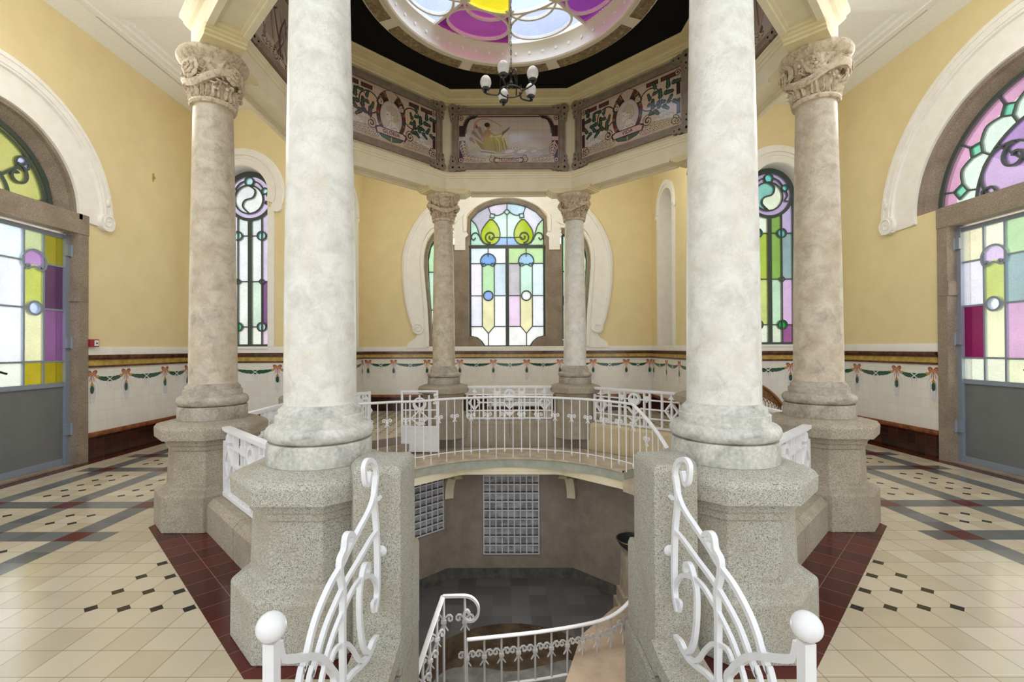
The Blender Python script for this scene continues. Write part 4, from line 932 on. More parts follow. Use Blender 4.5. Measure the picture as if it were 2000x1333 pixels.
# ------------------------------------------------------------------ columns
COLS = [(math.cos(PI/8+k*PI/4)*2.9*1.0824, math.sin(PI/8+k*PI/4)*2.9*1.0824) for k in range(8)]
def leaf_mesh(mb, M, h, w, curl, seg=6):
    mb.M = M; L = []
    for i in range(seg+1):
        t = i/seg; ww = w*math.sin(PI*(.18+.80*t))**.8*(1+.16*math.cos(t*19)); y = h*math.sin(t*1.45)/math.sin(1.45); z = .02+curl*t*t*(1+.5*(t > .8))
        L.append([(-ww, y, z-.01), (-ww*.5, y, z+.008), (0, y, z+.022), (ww*.5, y, z+.008), (ww, y, z-.01), (0, y, z-.018)])
    mb.rings(L, True, True, True)
def capital(seed, parent=None):
    rnd = random.Random(seed)
    cap = MB(); cap.lathe([(.165, 3.90), (.195, 3.905), (.205, 3.925), (.20, 3.945), (.178, 3.955), (.172, 3.97), (.180, 4.05), (.195, 4.15), (.215, 4.24), (.240, 4.275), (.243, 4.285), (.275, 4.305), (.30, 4.335), (.305, 4.345), (.305, 4.365), (.298, 4.372), (.296, 4.385), (.0005, 4.385)], 48)
    o = cap.build('capital', 'capital_stone', parent, True)
    fo = MB()
    for k in range(24):
        a = 2*PI*k/24+rnd.random()*.12; M = frame((.168*math.cos(a), .168*math.sin(a), 3.955), (-math.sin(a), math.cos(a), 0), (0, 0, 1)); leaf_mesh(fo, M @ Matrix.Rotation(rnd.uniform(-.2, .2), 4, 'Z'), .09+rnd.random()*.04, .021, .03)
    for k in range(11):
        a = 2*PI*k/11+rnd.random()*.4; z = 4.14+rnd.random()*.05; rr = .20; M = frame((rr*math.cos(a), rr*math.sin(a), z), (-math.sin(a)+rnd.uniform(-.3, .3)*0, math.cos(a), 0), (0, 0, 1))
        M = M @ Matrix.Rotation(rnd.uniform(-.55, .55), 4, 'Z'); leaf_mesh(fo, M, .13, .040, .034)
    fo.M = I4
    for k in range(46):
        a = rnd.random()*2*PI; z = rnd.uniform(4.02, 4.27); r = .19+.05*(z-4.0)/.25+rnd.random()*.03
        fo.ball((r*math.cos(a), r*math.sin(a), z), rnd.uniform(.010, .022), 7, 5)
    for k in range(14):
        a = rnd.random()*2*PI; z = rnd.uniform(4.02, 4.2); pts = [((.205+.03*math.sin(i*.9)+.04*i/8)*math.cos(a+.09*i*rnd.choice((1, 1.2))), (.205+.03*math.sin(i*.9)+.04*i/8)*math.sin(a+.09*i), z+.022*math.sin(i*1.3+k)+.008*i) for i in range(8)]
        fo.tube(pts, .009, 6)
    fo.build('foliage', 'capital_stone', o, True)
    rb = MB(); lo = []
    for i in range(48):
        a = 2*PI*i/48; z = 4.13+.065*math.sin(a*2+seed); r = .222+.045*(z-4.06)/.12
        c, s_ = math.cos(a), math.sin(a); lo.append([(c*(r-.04), s_*(r-.04), z-.034), (c*r, s_*r, z-.032), (c*(r+.016), s_*(r+.016), z), (c*(r+.016), s_*(r+.016), z+.032), (c*(r-.03), s_*(r-.03), z+.034)])
    lo.append(lo[0]); rb.rings(lo, True, False, False); rb.build('ribbon', 'capital_stone', o, True)
    for k in range(4):
        a = PI/4+k*PI/2+seed*.7; rs = MB(frame((.262*math.cos(a), .262*math.sin(a), 4.20+.03*math.sin(k*2+seed)), (-math.sin(a), math.cos(a), 0), (0, 0, 1)))
        for j, (rr, nn, dz) in enumerate(((.082, 8, -.020), (.058, 7, .006), (.037, 5, .026), (.016, 3, .040))):
            for q in range(nn):
                b = 2*PI*q/nn+j*.5; rs.ball((rr*.72*math.cos(b), rr*.72*math.sin(b), dz), rr*.52, 8, 6, (1, 1, .45))
        rs.ball((0, 0, -.03), .05, 8, 6); rs.build('rose', 'capital_stone', o, True)
    return o
# ---
def column(name, lab, k, shaftmat, seed):
    x, y = COLS[k]; t = thing(name, lab, 'column', (x, y, 0), 0, 'columns of the rotunda')
    s = MB(); pr = []
    for i in range(15):
        u = i/14; z = 1.27+(3.905-1.27)*u; r = .205-.036*u**1.5
        pr.append((r, z))
    s.lathe([(.212, 1.262)]+pr, 56, cap=False); s.build('shaft', shaftmat, t, True)
    b = MB(); tor = [(.262+.042*math.cos(rad(a)), 1.115+.045*math.sin(rad(a))) for a in range(-90, 91, 15)]
    b.lathe([(.295, .945), (.295, 1.055), (.288, 1.066), (.262, 1.068)]+tor+[(.252, 1.165), (.250, 1.172), (.250, 1.212), (.245, 1.216), (.234, 1.218), (.233, 1.246), (.228, 1.252), (.214, 1.262), (.205, 1.275)], 56, cap=False); b.build('base', 'base_stone' if seed in (5, 6) else 'base_tan', t, True)
    return t
names = {6: None}
lab = {5: 'tall pale marble column in the left foreground on a grey granite pedestal', 6: 'tall pale marble column in the right foreground on a grey granite pedestal',
       4: 'brownish marble column with rose capital, standing nearest the left wall', 7: 'brownish marble column with rose capital, standing nearest the right wall',
       3: 'marble column hidden behind the left foreground column', 0: 'marble column hidden behind the right foreground column',
       2: 'slender-looking far brown column left of the rear window', 1: 'slender-looking far pale pinkish column right of the rear window'}
# COLS index: PI/8 + k*45deg -> 0:(+2.9,+1.2) 1:(+1.2,+2.9) 2:(-1.2,+2.9) 3:(-2.9,+1.2) 4:(-2.9,-1.2) 5:(-1.2,-2.9) 6:(1.2,-2.9) 7:(2.9,-1.2)
lab[2] = 'far brownish column left of the rear window'; lab[1] = 'far pale pinkish column right of the rear window'
caps = {}
for k in range(8):
    c_ = column('column', lab[k], k, {5: 'marble_light', 6: 'marble_light', 1: 'marble_pink'}.get(k, 'marble_tan') if k != 1 else 'marble_light', k)
    if not caps: caps[0] = capital(0, c_)
    elif len(caps) == 1: caps[1] = capital(3, c_)
    else:
        src = caps[k % 2]; n_ = copy_tree(src, c_); n_.rotation_euler = (0, 0, k*1.3)

def octa(ap, z): return octpts(ap, z)
def pedestal_mesh(mb):
    seq = [(.44, 0), (.437, .305), (.428, .322), (.360, .350), (.348, .362), (.335, .69), (.352, .695), (.352, .735), (.370, .740), (.370, .788), (.438, .796), (.442, .885), (.42, .915), (.31, .944)]
    mb.rings([octa(a, z) for a, z in seq], True, True, True)
plab = {5: 'large speckled grey granite pedestal, left of the stair', 6: 'large speckled grey granite pedestal, right of the stair', 4: 'brown-grey granite pedestal nearest the left wall, on dark red tiles', 7: 'brown-grey granite pedestal nearest the right wall, on dark red tiles',
        3: 'granite pedestal behind the left foreground column', 0: 'granite pedestal behind the right foreground column', 2: 'granite pedestal beside the white gate, left of the rear window', 1: 'granite pedestal beyond the curved railing, right of the rear window'}
for k in range(8):
    mb = MB(); pedestal_mesh(mb)
    o = mb.build('pedestal', 'granite' if k in (5, 6) else 'granite_brown2', None, False, None); o.location = (COLS[k][0], COLS[k][1], 0); tag(o, plab[k], 'pedestal', 'granite pedestals under the columns')
    bv = o.modifiers.new('soft', 'BEVEL'); bv.width = .006; bv.segments = 2; bv.limit_method = 'ANGLE'; bv.angle_limit = rad(20)
# stair piers joined to the front pedestals, kerbs running towards us
for s_, nm in ((-1, 'left'), (1, 'right')):
    xi = .637 if s_ < 0 else .660
    mb = MB(); P = [(s_*xi, -3.30), (s_*.88, -3.30), (s_*.95, -3.12), (s_*.95, -2.92), (s_*xi, -2.92)]
    mb.rings([[(x, y, -.08) for x, y in P], [(x, y, .96) for x, y in P], [(s_*(xi+.02), -3.275, .99), (s_*.86, -3.275, .99), (s_*.925, -3.11, .99), (s_*.925, -2.94, .99), (s_*(xi+.02), -2.94, .99)]], True, True, True)
    Q = [(s_*(xi-.004), -3.0), (s_*.95, -3.0), (s_*.95, -2.79), (s_*(xi-.004), -2.79)]
    mb.rings([[(x, y, -.085) for x, y in Q], [(x, y, .40) for x, y in Q], [(s_*xi, -2.99, .44), (s_*.94, -2.99, .44), (s_*.94, -2.82, .44), (s_*xi, -2.82, .44)]], True, True, True)
    o = mb.build('stair_pier', 'granite'); tag(o, 'rough granite pier at the head of the stair, %s side, with rail bolted on' % nm, 'pier')
    bv = o.modifiers.new('soft', 'BEVEL'); bv.width = .008; bv.segments = 2; bv.limit_method = 'ANGLE'
    mb = MB(); a, b = sorted((s_*.64, s_*.86)); mb.prism([(-4.4, 0), (-3.30, 0), (-3.30, .11), (-3.42, .085), (-4.35, .05)], 0, 1)
    mb.v = [(a+(b-a)*z, x, y) for x, y, z in mb.v]; o = mb.build('stair_kerb', 'granite'); tag(o, 'low granite kerb beside the stair opening, %s side' % nm, 'kerb')

# low granite parapets between the pedestals; k is the side index (0 = +X)
SIDE = {0: 'right', 1: 'rear right', 2: 'rear', 3: 'rear left', 4: 'left', 5: 'front left', 7: 'front right'}
def side_frame(k, ap=2.9):     # u along the side (to the right seen from inside), v up, w towards the centre
    th = k*PI/4; return frame((ap*math.cos(th), ap*math.sin(th), 0), (math.sin(th), -math.cos(th), 0), (0, 0, 1))
Ls = 1.2
for k in (0, 1, 2, 3, 4, 5, 7):
    M = side_frame(k); u0, u1 = -Ls+.385, Ls-.385
    if k == 3: u0, u1 = -Ls+.385, -.35
    t = thing('parapet', 'low granite parapet on the %s side of the well' % SIDE[k], 'parapet', group='parapets round the well')
    m_ = {1: 'granite_painted_sun', 2: 'granite_brown2', 5: 'granite_brown2', 7: 'granite_brown2'}.get(k, 'granite_brown2')
    cuts = [u0, (u0+u1)/2, u1] if k in (1, 2, 5, 7, 0, 4) else [u0, u1]
    for a, b in zip(cuts[:-1], cuts[1:]):
        mb = MB(M); P = [(-.15, -.18), (.17, -.18), (.17, .24), (.13, .29), (-.10, .29), (-.15, .24)]
        mb.rings([[(a+.004, v, w) for w, v in P], [(b-.004, v, w) for w, v in P]], True, True, True)
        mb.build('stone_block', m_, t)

def iron_panel(k, u0, u1, name='balustrade', label='', extra=True):
    M = side_frame(k); t = thing(name, label, 'balustrade', group='iron panels on the parapets'); L = u1-u0; z0 = .295; H = .61; d0, d1 = -.02, .02
    X = lambda f: u0+f*L; Z = lambda f: z0+f*H
    r = MB(M); r.box(u0-.03, u1+.03, Z(1)-.03, Z(1), -.035, .035); r.box(u0-.01, u1+.01, Z(1)-.045, Z(1)-.03, -.02, .02); r.build('top_rail', 'white_iron', t)
    r = MB(M); r.box(u0-.02, u1+.02, z0, z0+.03, -.03, .03); r.build('bottom_rail', 'white_iron', t)
    g = MB(M); w = .030
    for f in (.015, .985): g.box(X(f)-.018, X(f)+.018, Z(0), Z(.80), d0, d1)
    for zf in (.74, .50, .26):
        segs = [(.015, .985)] if zf != .50 else [(.13, .38), (.62, .87)]
        for a, b in segs: g.box(X(a), X(b), Z(zf)-.011, Z(zf)+.011, d0+.004, d1-.004)
    for f in (.10, .20, .33, .39, .61, .67, .80, .90):
        g.box(X(f)-w/2, X(f)+w/2, Z(0), Z(.95), d0, d1)
    g.box(X(.5)-w/2, X(.5)+w/2, Z(0), Z(.86), d0, d1)
    g.build('bars', 'white_iron', t)
    for f in (.36, .64): o = MB(M); o.box(X(f)-.055, X(f)+.055, Z(.72), Z(.84), d0-.008, d1+.012); o.ball((X(f), Z(.70), d1), .02); o.build('square_tablet', 'white_iron', t)
    for f in (.10, .90):
        o = MB(M); cx = X(f); c = Z(.50); o.band([(cx-.10, c), (cx, c+.13), (cx+.10, c), (cx, c-.13)], .028, d0-.006, d1+.010, True)
        o.prism([(cx-.05, Z(.80)), (cx+.05, Z(.80)), (cx, Z(.92))], d0-.01, d1+.01); o.build('diamond', 'white_iron', t)
    o = MB(M)
    for s_ in (-1, 1):
        o.band([(X(.5+s_*.12), Z(.50)), (X(.5+s_*.075), Z(.50)), (X(.5), Z(.32))], .026, d0, d1+.006)
        o.band([(X(.5+s_*.11), Z(.26)), (X(.5+s_*.06), Z(.26)), (X(.5), Z(.10))], .026, d0, d1+.006)
    o.prism([(X(.5)-.05, Z(.22)), (X(.5)+.05, Z(.22)), (X(.5), Z(.04))], d0-.01, d1+.012); o.build('chevrons', 'white_iron', t)
    o = MB(M); o.band(arc(X(.5), Z(.74), .088, 0, 360, 30), .034, d0-.012, d1+.016, True); o.prism(arc(X(.5), Z(.74), .075, 180, 360, 14), d0, d1+.012)
    o.build('circle_ornament', 'white_iron', t)
    return t
for k in (0, 1, 2, 4, 5, 7):
    iron_panel(k, -.80, .80, 'balustrade', 'white iron balustrade panel with circles and diamonds on the %s parapet' % SIDE[k])
iron_panel(3, -.80, -.33, 'balustrade', 'short white iron balustrade panel beside the opening left of the gate')
# parapet end steps in the opening, gate
g = thing('gate', 'open white iron gate with solid lower sheet beside the rear left pedestal', 'gate', (-1.52, 2.18, -.14))
z0 = 0; mb = MB(frame((-.31, 0, 0), (1, 0, 0), (0, 0, 1)))
mb.box(0, .035, 0, 1.02, -.018, .018); mb.box(.59, .625, 0, 1.02, -.018, .018); mb.box(0, .625, 1.0, 1.03, -.02, .02); mb.box(0, .625, .0, .03, -.018, .018); mb.box(0, .625, .40, .43, -.018, .018)
mb.build('gate_frame', 'white_iron', g)
mb = MB(frame((-.31, 0, 0), (1, 0, 0), (0, 0, 1))); mb.box(.03, .60, .02, .41, -.008, .008)
mb.band([(.16, .22), (.30, .36), (.46, .22), (.30, .07)], .012, .006, .014, True); mb.build('sheet_panel', 'white_iron', g)
mb = MB(frame((-.31, 0, 0), (1, 0, 0), (0, 0, 1)))
for x in (.15, .31, .47): mb.box(x-.013, x+.013, .42, .95, -.012, .012)
for z in (.56, .70): mb.box(.03, .6, z-.01, z+.01, -.01, .01)
mb.band(arc(.31, .80, .10, 0, 360, 26), .03, -.014, .018, True); mb.band([(.17, .56), (.31, .70), (.45, .56), (.31, .44)], .024, -.012, .014, True); mb.prism([(.25, .50), (.37, .50), (.31, .42)], -.012, .016)
mb.band([(.31, .70), (.20, .82)], .022, -.012, .014); mb.band([(.31, .70), (.42, .82)], .022, -.012, .014); mb.build('ornament', 'white_iron', g)
mb = MB(frame((-.31, 0, 0), (1, 0, 0), (0, 0, 1))); mb.tube([(.575, .82, .02), (.575, .93, .02)], .016); mb.ball((.575, .95, .02), .032); mb.box(.54, .60, .80, .83, 0, .03); mb.build('latch', 'white_iron', g)
mb = MB(side_frame(3)); mb.box(-.33, -.29, -.17, .91, -.02, .02); mb.box(-.36, -.31, .70, .76, -.03, .03)
tag(mb.build('gate_post', 'white_iron'), 'slim white iron post where the gate closes', 'post')

# ------------------------------------------------------------------ gallery inside the well
GZ = -.18; GR = 1.96
def ang_pts(r, a0, a1, z, n=48): return [(r*math.cos(rad(a0+(a1-a0)*i/n)), r*math.sin(rad(a0+(a1-a0)*i/n)), z) for i in range(n+1)]
def outer_pts(ap, a0, a1, z, n=48):
    o = []
    for i in range(n+1):
        a = rad(a0+(a1-a0)*i/n); x, y = math.cos(a), math.sin(a); m_ = max(abs(x*math.cos(k*PI/4)+y*math.sin(k*PI/4)) for k in range(8)); o.append((x*ap/m_, y*ap/m_, z))
    return o
A0, A1 = 34, 225
gal = thing('gallery', 'curved stone walkway inside the well behind the white curved railing', 'walkway')
mb = MB(); mb.rings([ang_pts(GR-.03, A0, A1, GZ), outer_pts(2.71, A0, A1, GZ)], False, False, False); mb.rings([ang_pts(GR-.03, A0, A1, GZ), ang_pts(GR-.03, A0, A1, GZ-.03), ang_pts(GR, A0, A1, GZ-.03)], False, False, False); mb.build('paving', 'walk_stone', gal)
mb = MB(); mb.rings([ang_pts(GR, A0, A1, GZ-.03), ang_pts(GR, A0, A1, GZ-.17), outer_pts(2.71, A0, A1, GZ-.17)], False, False, False)
a, b = ang_pts(GR, A0, A1, GZ)[0], outer_pts(2.71, A0, A1, GZ)[0]; mb.add([a, b, (b[0], b[1], GZ-.17), (a[0], a[1], GZ-.17)], [(0, 1, 2, 3)]); mb.build('slab_edge', 'concrete', gal)
mb = MB()
n = 64
for z0, z1, r0, r1 in ((GZ-.29, GZ-.17, 2.04, 2.22),):
    P = []; 
    for r_, z in ((r0, z1), (r0, z0), (r1, z0), (r1, z1)):
        pts = []
        for i in range(n+1):
            a = rad(A0+(A1-A0)*i/n); q = 1.0
            m_ = max(math.cos(a-(k*PI/4)) for k in range(8)); ap = r_*.965; pts.append((ap/m_*math.cos(a), ap/m_*math.sin(a), z))
        P.append(pts)
    mb.rings(P, False, False, False)
mb.build('ring_beam', 'pale_cream', gal)
for k in range(1, 5):
    a = PI/8+k*PI/4; d = Vector((math.cos(a), math.sin(a), 0)); mb = MB(frame((0, 0, 0), d, (0, 0, 1)))
    R1 = 2.71/math.cos(PI/8); r0 = 2.10; zt_ = GZ-.29; zb = -1.06
    outp = [(R1-.02, zb)]+[(r0+.05+(R1-.12-r0-.05)*(1-math.cos(t)), zt_-(zt_-zb)*(1-math.sin(t))) for t in [0]*0]
    inner = [(R1-.13+ (r0-R1+.13)*(1-math.cos(rad(t))), zb+(zt_-zb)*math.sin(rad(t))) for t in range(0, 91, 9)]
    outer_ = [(x+.14*(1 if True else 0), z) for x, z in inner if z < zt_-.12]+[(inner[-1][0]+.14, zt_-.10), (R1-.0, zt_-.10)][:1]
    outer_ = [(min(x, R1+.02), z) for x, z in outer_]
    mb.prism(inner+[(R1-.2, zt_)]+outer_[::-1], -.075, .075); mb.build('arched_bracket', 'pale_cream', gal)
# steps going down to the right from the gallery
st = thing('curved_stair', 'curved stone steps leaving the gallery on the right', 'stairs')
for i in range(11):
    a1 = A0-i*8.5; a0 = a1-9.2; z = GZ-.10-.17*i
    mb = MB(); I = ang_pts(GR-.02, a0, a1, 0, 4); O = outer_pts(2.70, a0, a1, 0, 4); mb.prism([(x, y) for x, y, _ in I]+[(x, y) for x, y, _ in O[::-1]], z-.2, z-.03); mb.build('step', 'walk_stone', st)

def fleur(mb, P, T, r=.062, th=.008):
    """a small fleur with two scrolls and two feet on a baluster at P; T = tangent"""
    T = Vector(T); T.z = 0; T.normalize(); mb.M = frame(P, T, (0, 0, 1)) ; s = r/.062
    for s_ in (-1, 1):
        mb.band([(s_*x*s, y*s) for x, y in [(.0, .0), (.012, .03), (.03, .048), (.05, .050), (.064, .036), (.064, .016), (.050, .006), (.036, .012), (.036, .026), (.045, .030)]], .011*s, -th, th)
        mb.band([(s_*x*s, y*s) for x, y in [(.003, -.01), (.014, -.04), (.034, -.068)]], [.012*s, .010*s, .006*s], -th, th)
    mb.box(-.020*s, .020*s, -.014*s, .012*s, -.016, .016); mb.M = I4
def path_len(P):
    d = [0]
    for a, b in zip(P[:-1], P[1:]): d.append(d[-1]+(Vector(b)-Vector(a)).length)
    return d
def at_len(P, D, s):
    for i in range(len(P)-1):
        if s <= D[i+1] or i == len(P)-2:
            t = (s-D[i])/(D[i+1]-D[i]+1e-9); a, b = Vector(P[i]), Vector(P[i+1]); return a+(b-a)*t, (b-a).normalized()
# curved gallery railing
RT = [(-2.62, .86), (-2.30, 1.00), (-2.0, 1.14), (-1.72, 1.28)]
circ_ = [(GR-.02)*1.0 for _ in range(1)]
RT = RT+[((GR-.03)*math.cos(rad(a)), (GR-.03)*math.sin(rad(a))) for a in range(136, 27, -4)]
RT = spline([(x, y) for x, y in RT], 3)
top = [(x, y, .80) for x, y in RT]
desc = [((GR-.03)*math.cos(rad(a)), (GR-.03)*math.sin(rad(a)), .80-(28-a)*.0195) for a in range(26, -40, -3)]
rl = thing('curved_railing', 'white curved iron railing with small fleur ornaments round the gallery', 'railing')
full = top+desc; h = MB(); h.tube(full, .026, 10, flat=(1.15, .75)); h.build('handrail', 'white_iron', rl, True)
lowr = [(x, y, GZ+.14) for x, y, z in top]+[(x, y, z-.84) for x, y, z in desc]; D = path_len(full); DL = path_len([(x, y, 0) for x, y, z in full])
h = MB(); h.tube(lowr, .011, 6, flat=(1.4, .7)); h.build('lower_rail', 'white_iron', rl, True)
flat_full = [(x, y, 0) for x, y, z in full]; Lf = DL[-1]; nb = int(Lf/.137)
for i in range(nb+1):
    s = .05+i*.137
    if s > Lf: break
    p0, tg = at_len(flat_full, DL, s); zt_, _ = at_len([(DL[j], 0, full[j][2]) for j in range(len(full))], DL, s) if False else (None, None)
    z = float(np.interp(s, DL, [q[2] for q in full])); zl_ = z-.84-.0 if z < .80 else GZ+.14
    b = MB(); odd = i % 2 == 0
    zend = zl_-.055 if odd else zl_-.14
    b.tube([(p0.x, p0.y, zend), (p0.x, p0.y, z)], .0085, 6)
    if odd:
        b.ball((p0.x, p0.y, zl_-.02), .018, 8, 6, (1, 1, 1.3)); fleur(b, (p0.x, p0.y, z-.30), tg)
    b.build('baluster', 'white_iron', rl, True)

# ------------------------------------------------------------------ railings down in the well
def low_rail(name, label, P, zt_of, zb_of, sp, rfl, posts=()):
    t = thing(name, label, 'railing'); D_ = path_len([(x, y, 0) for x, y, *_ in P]); L_ = D_[-1]
    h = MB(); h.tube(P, .022, 10, flat=(1.3, .8)); h.build('handrail', 'white_iron', t, True)
    lo_ = [(x, y, z-.53) for x, y, z in P]; h = MB(); h.tube(lo_, .016, 8, flat=(1.3, .8)); h.build('lower_rail', 'white_iron', t, True)
    n_ = int(L_/sp)
    for i in range(n_+1):
        s = i*L_/n_; p0, tg = at_len([(x, y, 0) for x, y, z in P], D_, s); z = float(np.interp(s, D_, [q[2] for q in P]))
        b = MB(); b.tube([(p0.x, p0.y, zb_of), (p0.x, p0.y, z)], .012, 8); fleur(b, (p0.x, p0.y, z-.20), tg, rfl)
        # scrolls between neighbouring balusters
        b.build('baluster', 'white_iron', t, True)
    return t
P = spline([(-.52, -.54, -1.60), (-.1, -.47, -1.60), (.28, -.40, -1.60), (.68, -.30, -1.60), (1.02, -.18, -1.60), (1.22, -.09, -1.57), (1.40, .02, -1.50), (1.62, .2, -1.40)], 5)
low_rail('well_railing', 'white curved iron railing low in the well with linked scroll ornaments', P, None, -2.5, .19, .085)
P = [(-.92, -1.45, -1.10), (-.90, -1.2, -1.10), (-.86, -.95, -1.06), (-.80, -.62, -1.10+.0), (-.70, -.55, -1.10), (-.53, -.53, -1.10)]
P = [(-.89, -1.62, -.90), (-.86, -1.25, -1.02-.0), (-.80, -.62, -1.10), (-.55, -.56, -1.10)]
P = [(-.885, -1.52, -.985), (-.80, -.62, -1.10), (-.56, -.56, -1.10)]
t = thing('stair_railing', 'white iron stair rail ending in a big scroll deep in the well', 'railing')
mb = MB(frame((-.78, -.56, 0), (1, 0, 0), (0, 0, 1)))
mb.band(spline([(0, -1.115), (.16, -1.11), (.27, -1.115), (.34, -1.15), (.385, -1.22), (.385, -1.31), (.34, -1.37), (.28, -1.38), (.235, -1.345), (.235, -1.29), (.265, -1.27), (.29, -1.30)], 5), .026, -.022, .022)
mb.M = I4; mb.tube([(-.78, -.56, -1.115), (-.86, -.90, -1.29), (-.95, -1.30, -1.50), (-1.02, -1.6, -1.66)], .022, 8, flat=(1.3, .8)); mb.build('handrail', 'white_iron', t, True)
for i, (x, y, z) in enumerate([(-.54, -.56, -1.115), (-.77, -.57, -1.115), (-.82, -.74, -1.20), (-.865, -.93, -1.30), (-.905, -1.12, -1.40), (-.95, -1.30, -1.5)]):
    b = MB(); b.tube([(x, y, -2.5), (x, y, z)], .014, 8); fleur(b, (x, y, z-.27), (1, 0 if i < 2 else .9, 0), .09); b.build('baluster', 'white_iron', t, True)
o = MB(); o.prism([(.84, .12), (.44, -.95), (.44, -1.4), (2.0, -1.4), (2.3, .9), (1.4, .75)], -2.5, -1.95); tag(o.build('stair_landing', 'tan_slab'), 'tan stone landing low in the well, seen through the railing', 'landing')
mb = MB(frame((1.45, .0, -1.62), (.80, .45, .25), (-.1, 0, 1))); mb.box(-.17, .17, -.28, .05, .02, .023)
nt_ = thing('notice', 'small pinkish no-entry notice hanging on the low railing', 'sign'); mb.build('sheet', 'notice_paper', nt_)
mb = MB(frame((1.45, .0, -1.62), (.80, .45, .25), (-.1, 0, 1))); mb.band(arc(0, -.13, .035, 0, 360, 18), .01, .023, .026, True); mb.band([(-.025, -.155), (.025, -.105)], .01, .023, .026); mb.build('prohibition_symbol', 'ink', nt_)

def text(body, size, M, mat_, parent, name='lettering', depth=.004, sx_=1.0):
    cu = bpy.data.curves.new(name, 'FONT'); cu.body = body; cu.size = size; cu.extrude = depth; cu.align_x = 'CENTER'; cu.align_y = 'CENTER'; cu.offset = 0; cu.space_character = 1.1
    ob = bpy.data.objects.new('tmp', cu); COL.objects.link(ob); bpy.context.view_layer.update()
    me = bpy.data.meshes.new_from_object(ob.evaluated_get(bpy.context.evaluated_depsgraph_get())); bpy.data.objects.remove(ob)
    me.name = name; me.transform(M @ Matrix.Diagonal((sx_, 1, 1, 1))); me.materials.clear(); me.materials.append(MATS[mat_])
    o = bpy.data.objects.new(name, me); COL.objects.link(o); o.parent = parent; return o
text('PROIBIDO A', .05, frame((1.45, .0, -1.62), (.80, .45, .25), (-.1, 0, 1)) @ Matrix.Translation((0, -.05, .024)), 'ink', nt_, depth=.001)

# ------------------------------------------------------------------ great stair handrails
def sr_project(zx, zy):
    """a point of the handrail's own plane (the plane stands over the kerb)"""
    px, py = 480+zx/2.88, 870+zy/2.88; d = F_+R_*((px-978.2)/917)-U_*((py-673.2)/917); o_ = Vector((-.107, -5.707, 1.6))
    a, b = Vector((-.745, -3.33, 0)), Vector((-.86, -4.25, 0)); e_ = (b-a).normalized(); nrm = Vector((-e_.y, e_.x, 0)); tt = (a-o_).dot(nrm)/d.dot(nrm); q = o_+d*tt
    return ((q-a).dot(e_), q.z)
if True:
    a, b = Vector((-.745, -3.33, 0)), Vector((-.86, -4.25, 0)); e_ = (b-a).normalized()
    for s_, nm in ((-1, 'left'), (1, 'right')):
        t = thing('stair_handrail', 'white wrought iron handrail with swept bars and ball newel, %s side of the stair' % nm, 'handrail', group='handrails of the stair')
        if s_ < 0: M = frame(a, e_, (0, 0, 1))
        else: M = Matrix.Diagonal((-1, 1, 1, 1)) @ frame(a, e_, (0, 0, 1))
        bars = [0]
        def bar(pts, w, name, d=.0105, n=5, ext=None):
            bars[0] += 1; d += .0011*((bars[0]*3) % 7-3); w *= .84
            q = [sr_project(*p) for p in pts]
            if ext: q = q+ext
            mb = MB(M); mb.band(spline(q, n), w, -d, d)
            if s_ > 0: mb.f = [f[::-1] for f in mb.f]
            return mb.build(name, 'white_iron', t, True)
        bar([(700, 150), (692, 200), (682, 225), (670, 200), (666, 120), (690, 84), (722, 105), (733, 170), (718, 290), (690, 375), (640, 470), (585, 575), (535, 680), (480, 775), (440, 860), (400, 960), (370, 1060), (345, 1170), (320, 1260), (300, 1333)], .026, 'top_bar', ext=[(.83, .10), (.87, .01)])
        bar([(733, 170), (722, 300), (735, 480), (741, 700), (738, 850), (725, 940)], .024, 'upright_bar')
        bar([(735, 485), (700, 535), (640, 640), (580, 740), (535, 825), (498, 905), (458, 1000), (430, 1085), (400, 1190), (370, 1290), (355, 1333)], .024, 'second_bar', ext=[(.78, .08), (.80, .01)])
        bar([(590, 545), (600, 515), (582, 498), (562, 520), (553, 590), (530, 650), (532, 740), (547, 830), (544, 1000), (545, 1150), (545, 1333)], .026, 'middle_upright', ext=[(.42, .12), (.43, .05)])
        bar([(722, 935), (715, 890), (738, 860), (733, 790), (705, 738), (655, 748), (610, 800), (568, 885), (525, 985), (487, 1085), (455, 1190), (438, 1270), (425, 1333)], .024, 'arched_bar', ext=[(.66, .10), (.70, .03)])
        bar([(690, 715), (686, 672), (668, 680), (652, 745), (640, 830), (640, 960), (650, 1080), (668, 1150), (690, 1165), (712, 1110), (738, 1078)], .024, 'loop_bar')
        bar([(480, 1220), (505, 1150), (560, 1118), (600, 1150), (640, 1212), (680, 1195), (712, 1130), (738, 1080)], .022, 'wave_bar')
        bar([(565, 1333), (600, 1285), (650, 1240), (685, 1195), (720, 1120)], .022, 'foot_bar')
        bar([(178, 1110), (186, 1170), (205, 1203), (285, 1200), (360, 1188), (425, 1205), (475, 1262), (500, 1333)], .030, 'newel_arm', ext=[(.55, .12)])
        nu, nz_ = sr_project(146, 1105); mb = MB(M); mb.box(nu-.019, nu+.019, 0, nz_, -.019, .019)
        if s_ > 0: mb.f = [f[::-1] for f in mb.f]
        mb.build('newel_post', 'white_iron', t)
        bu, bz = sr_project(143, 1022); mb = MB(M); mb.ball((bu, bz, 0), .046, 24, 16)
        if s_ > 0: mb.f = [f[::-1] for f in mb.f]
        mb.build('newel_ball', 'white_iron', t, True)
        for q in ((758, 292), (752, 602)):
            lu, lz = sr_project(*q); mb = MB(M); mb.ball((lu-.02, lz, 0), .034, 16, 10, (.5, 1, 1)); mb.tube([(lu-.03, lz, 0), (lu+.03, lz, 0)], .012)
            if s_ > 0: mb.f = [f[::-1] for f in mb.f]
            mb.build('wall_boss', 'white_iron', t, True)

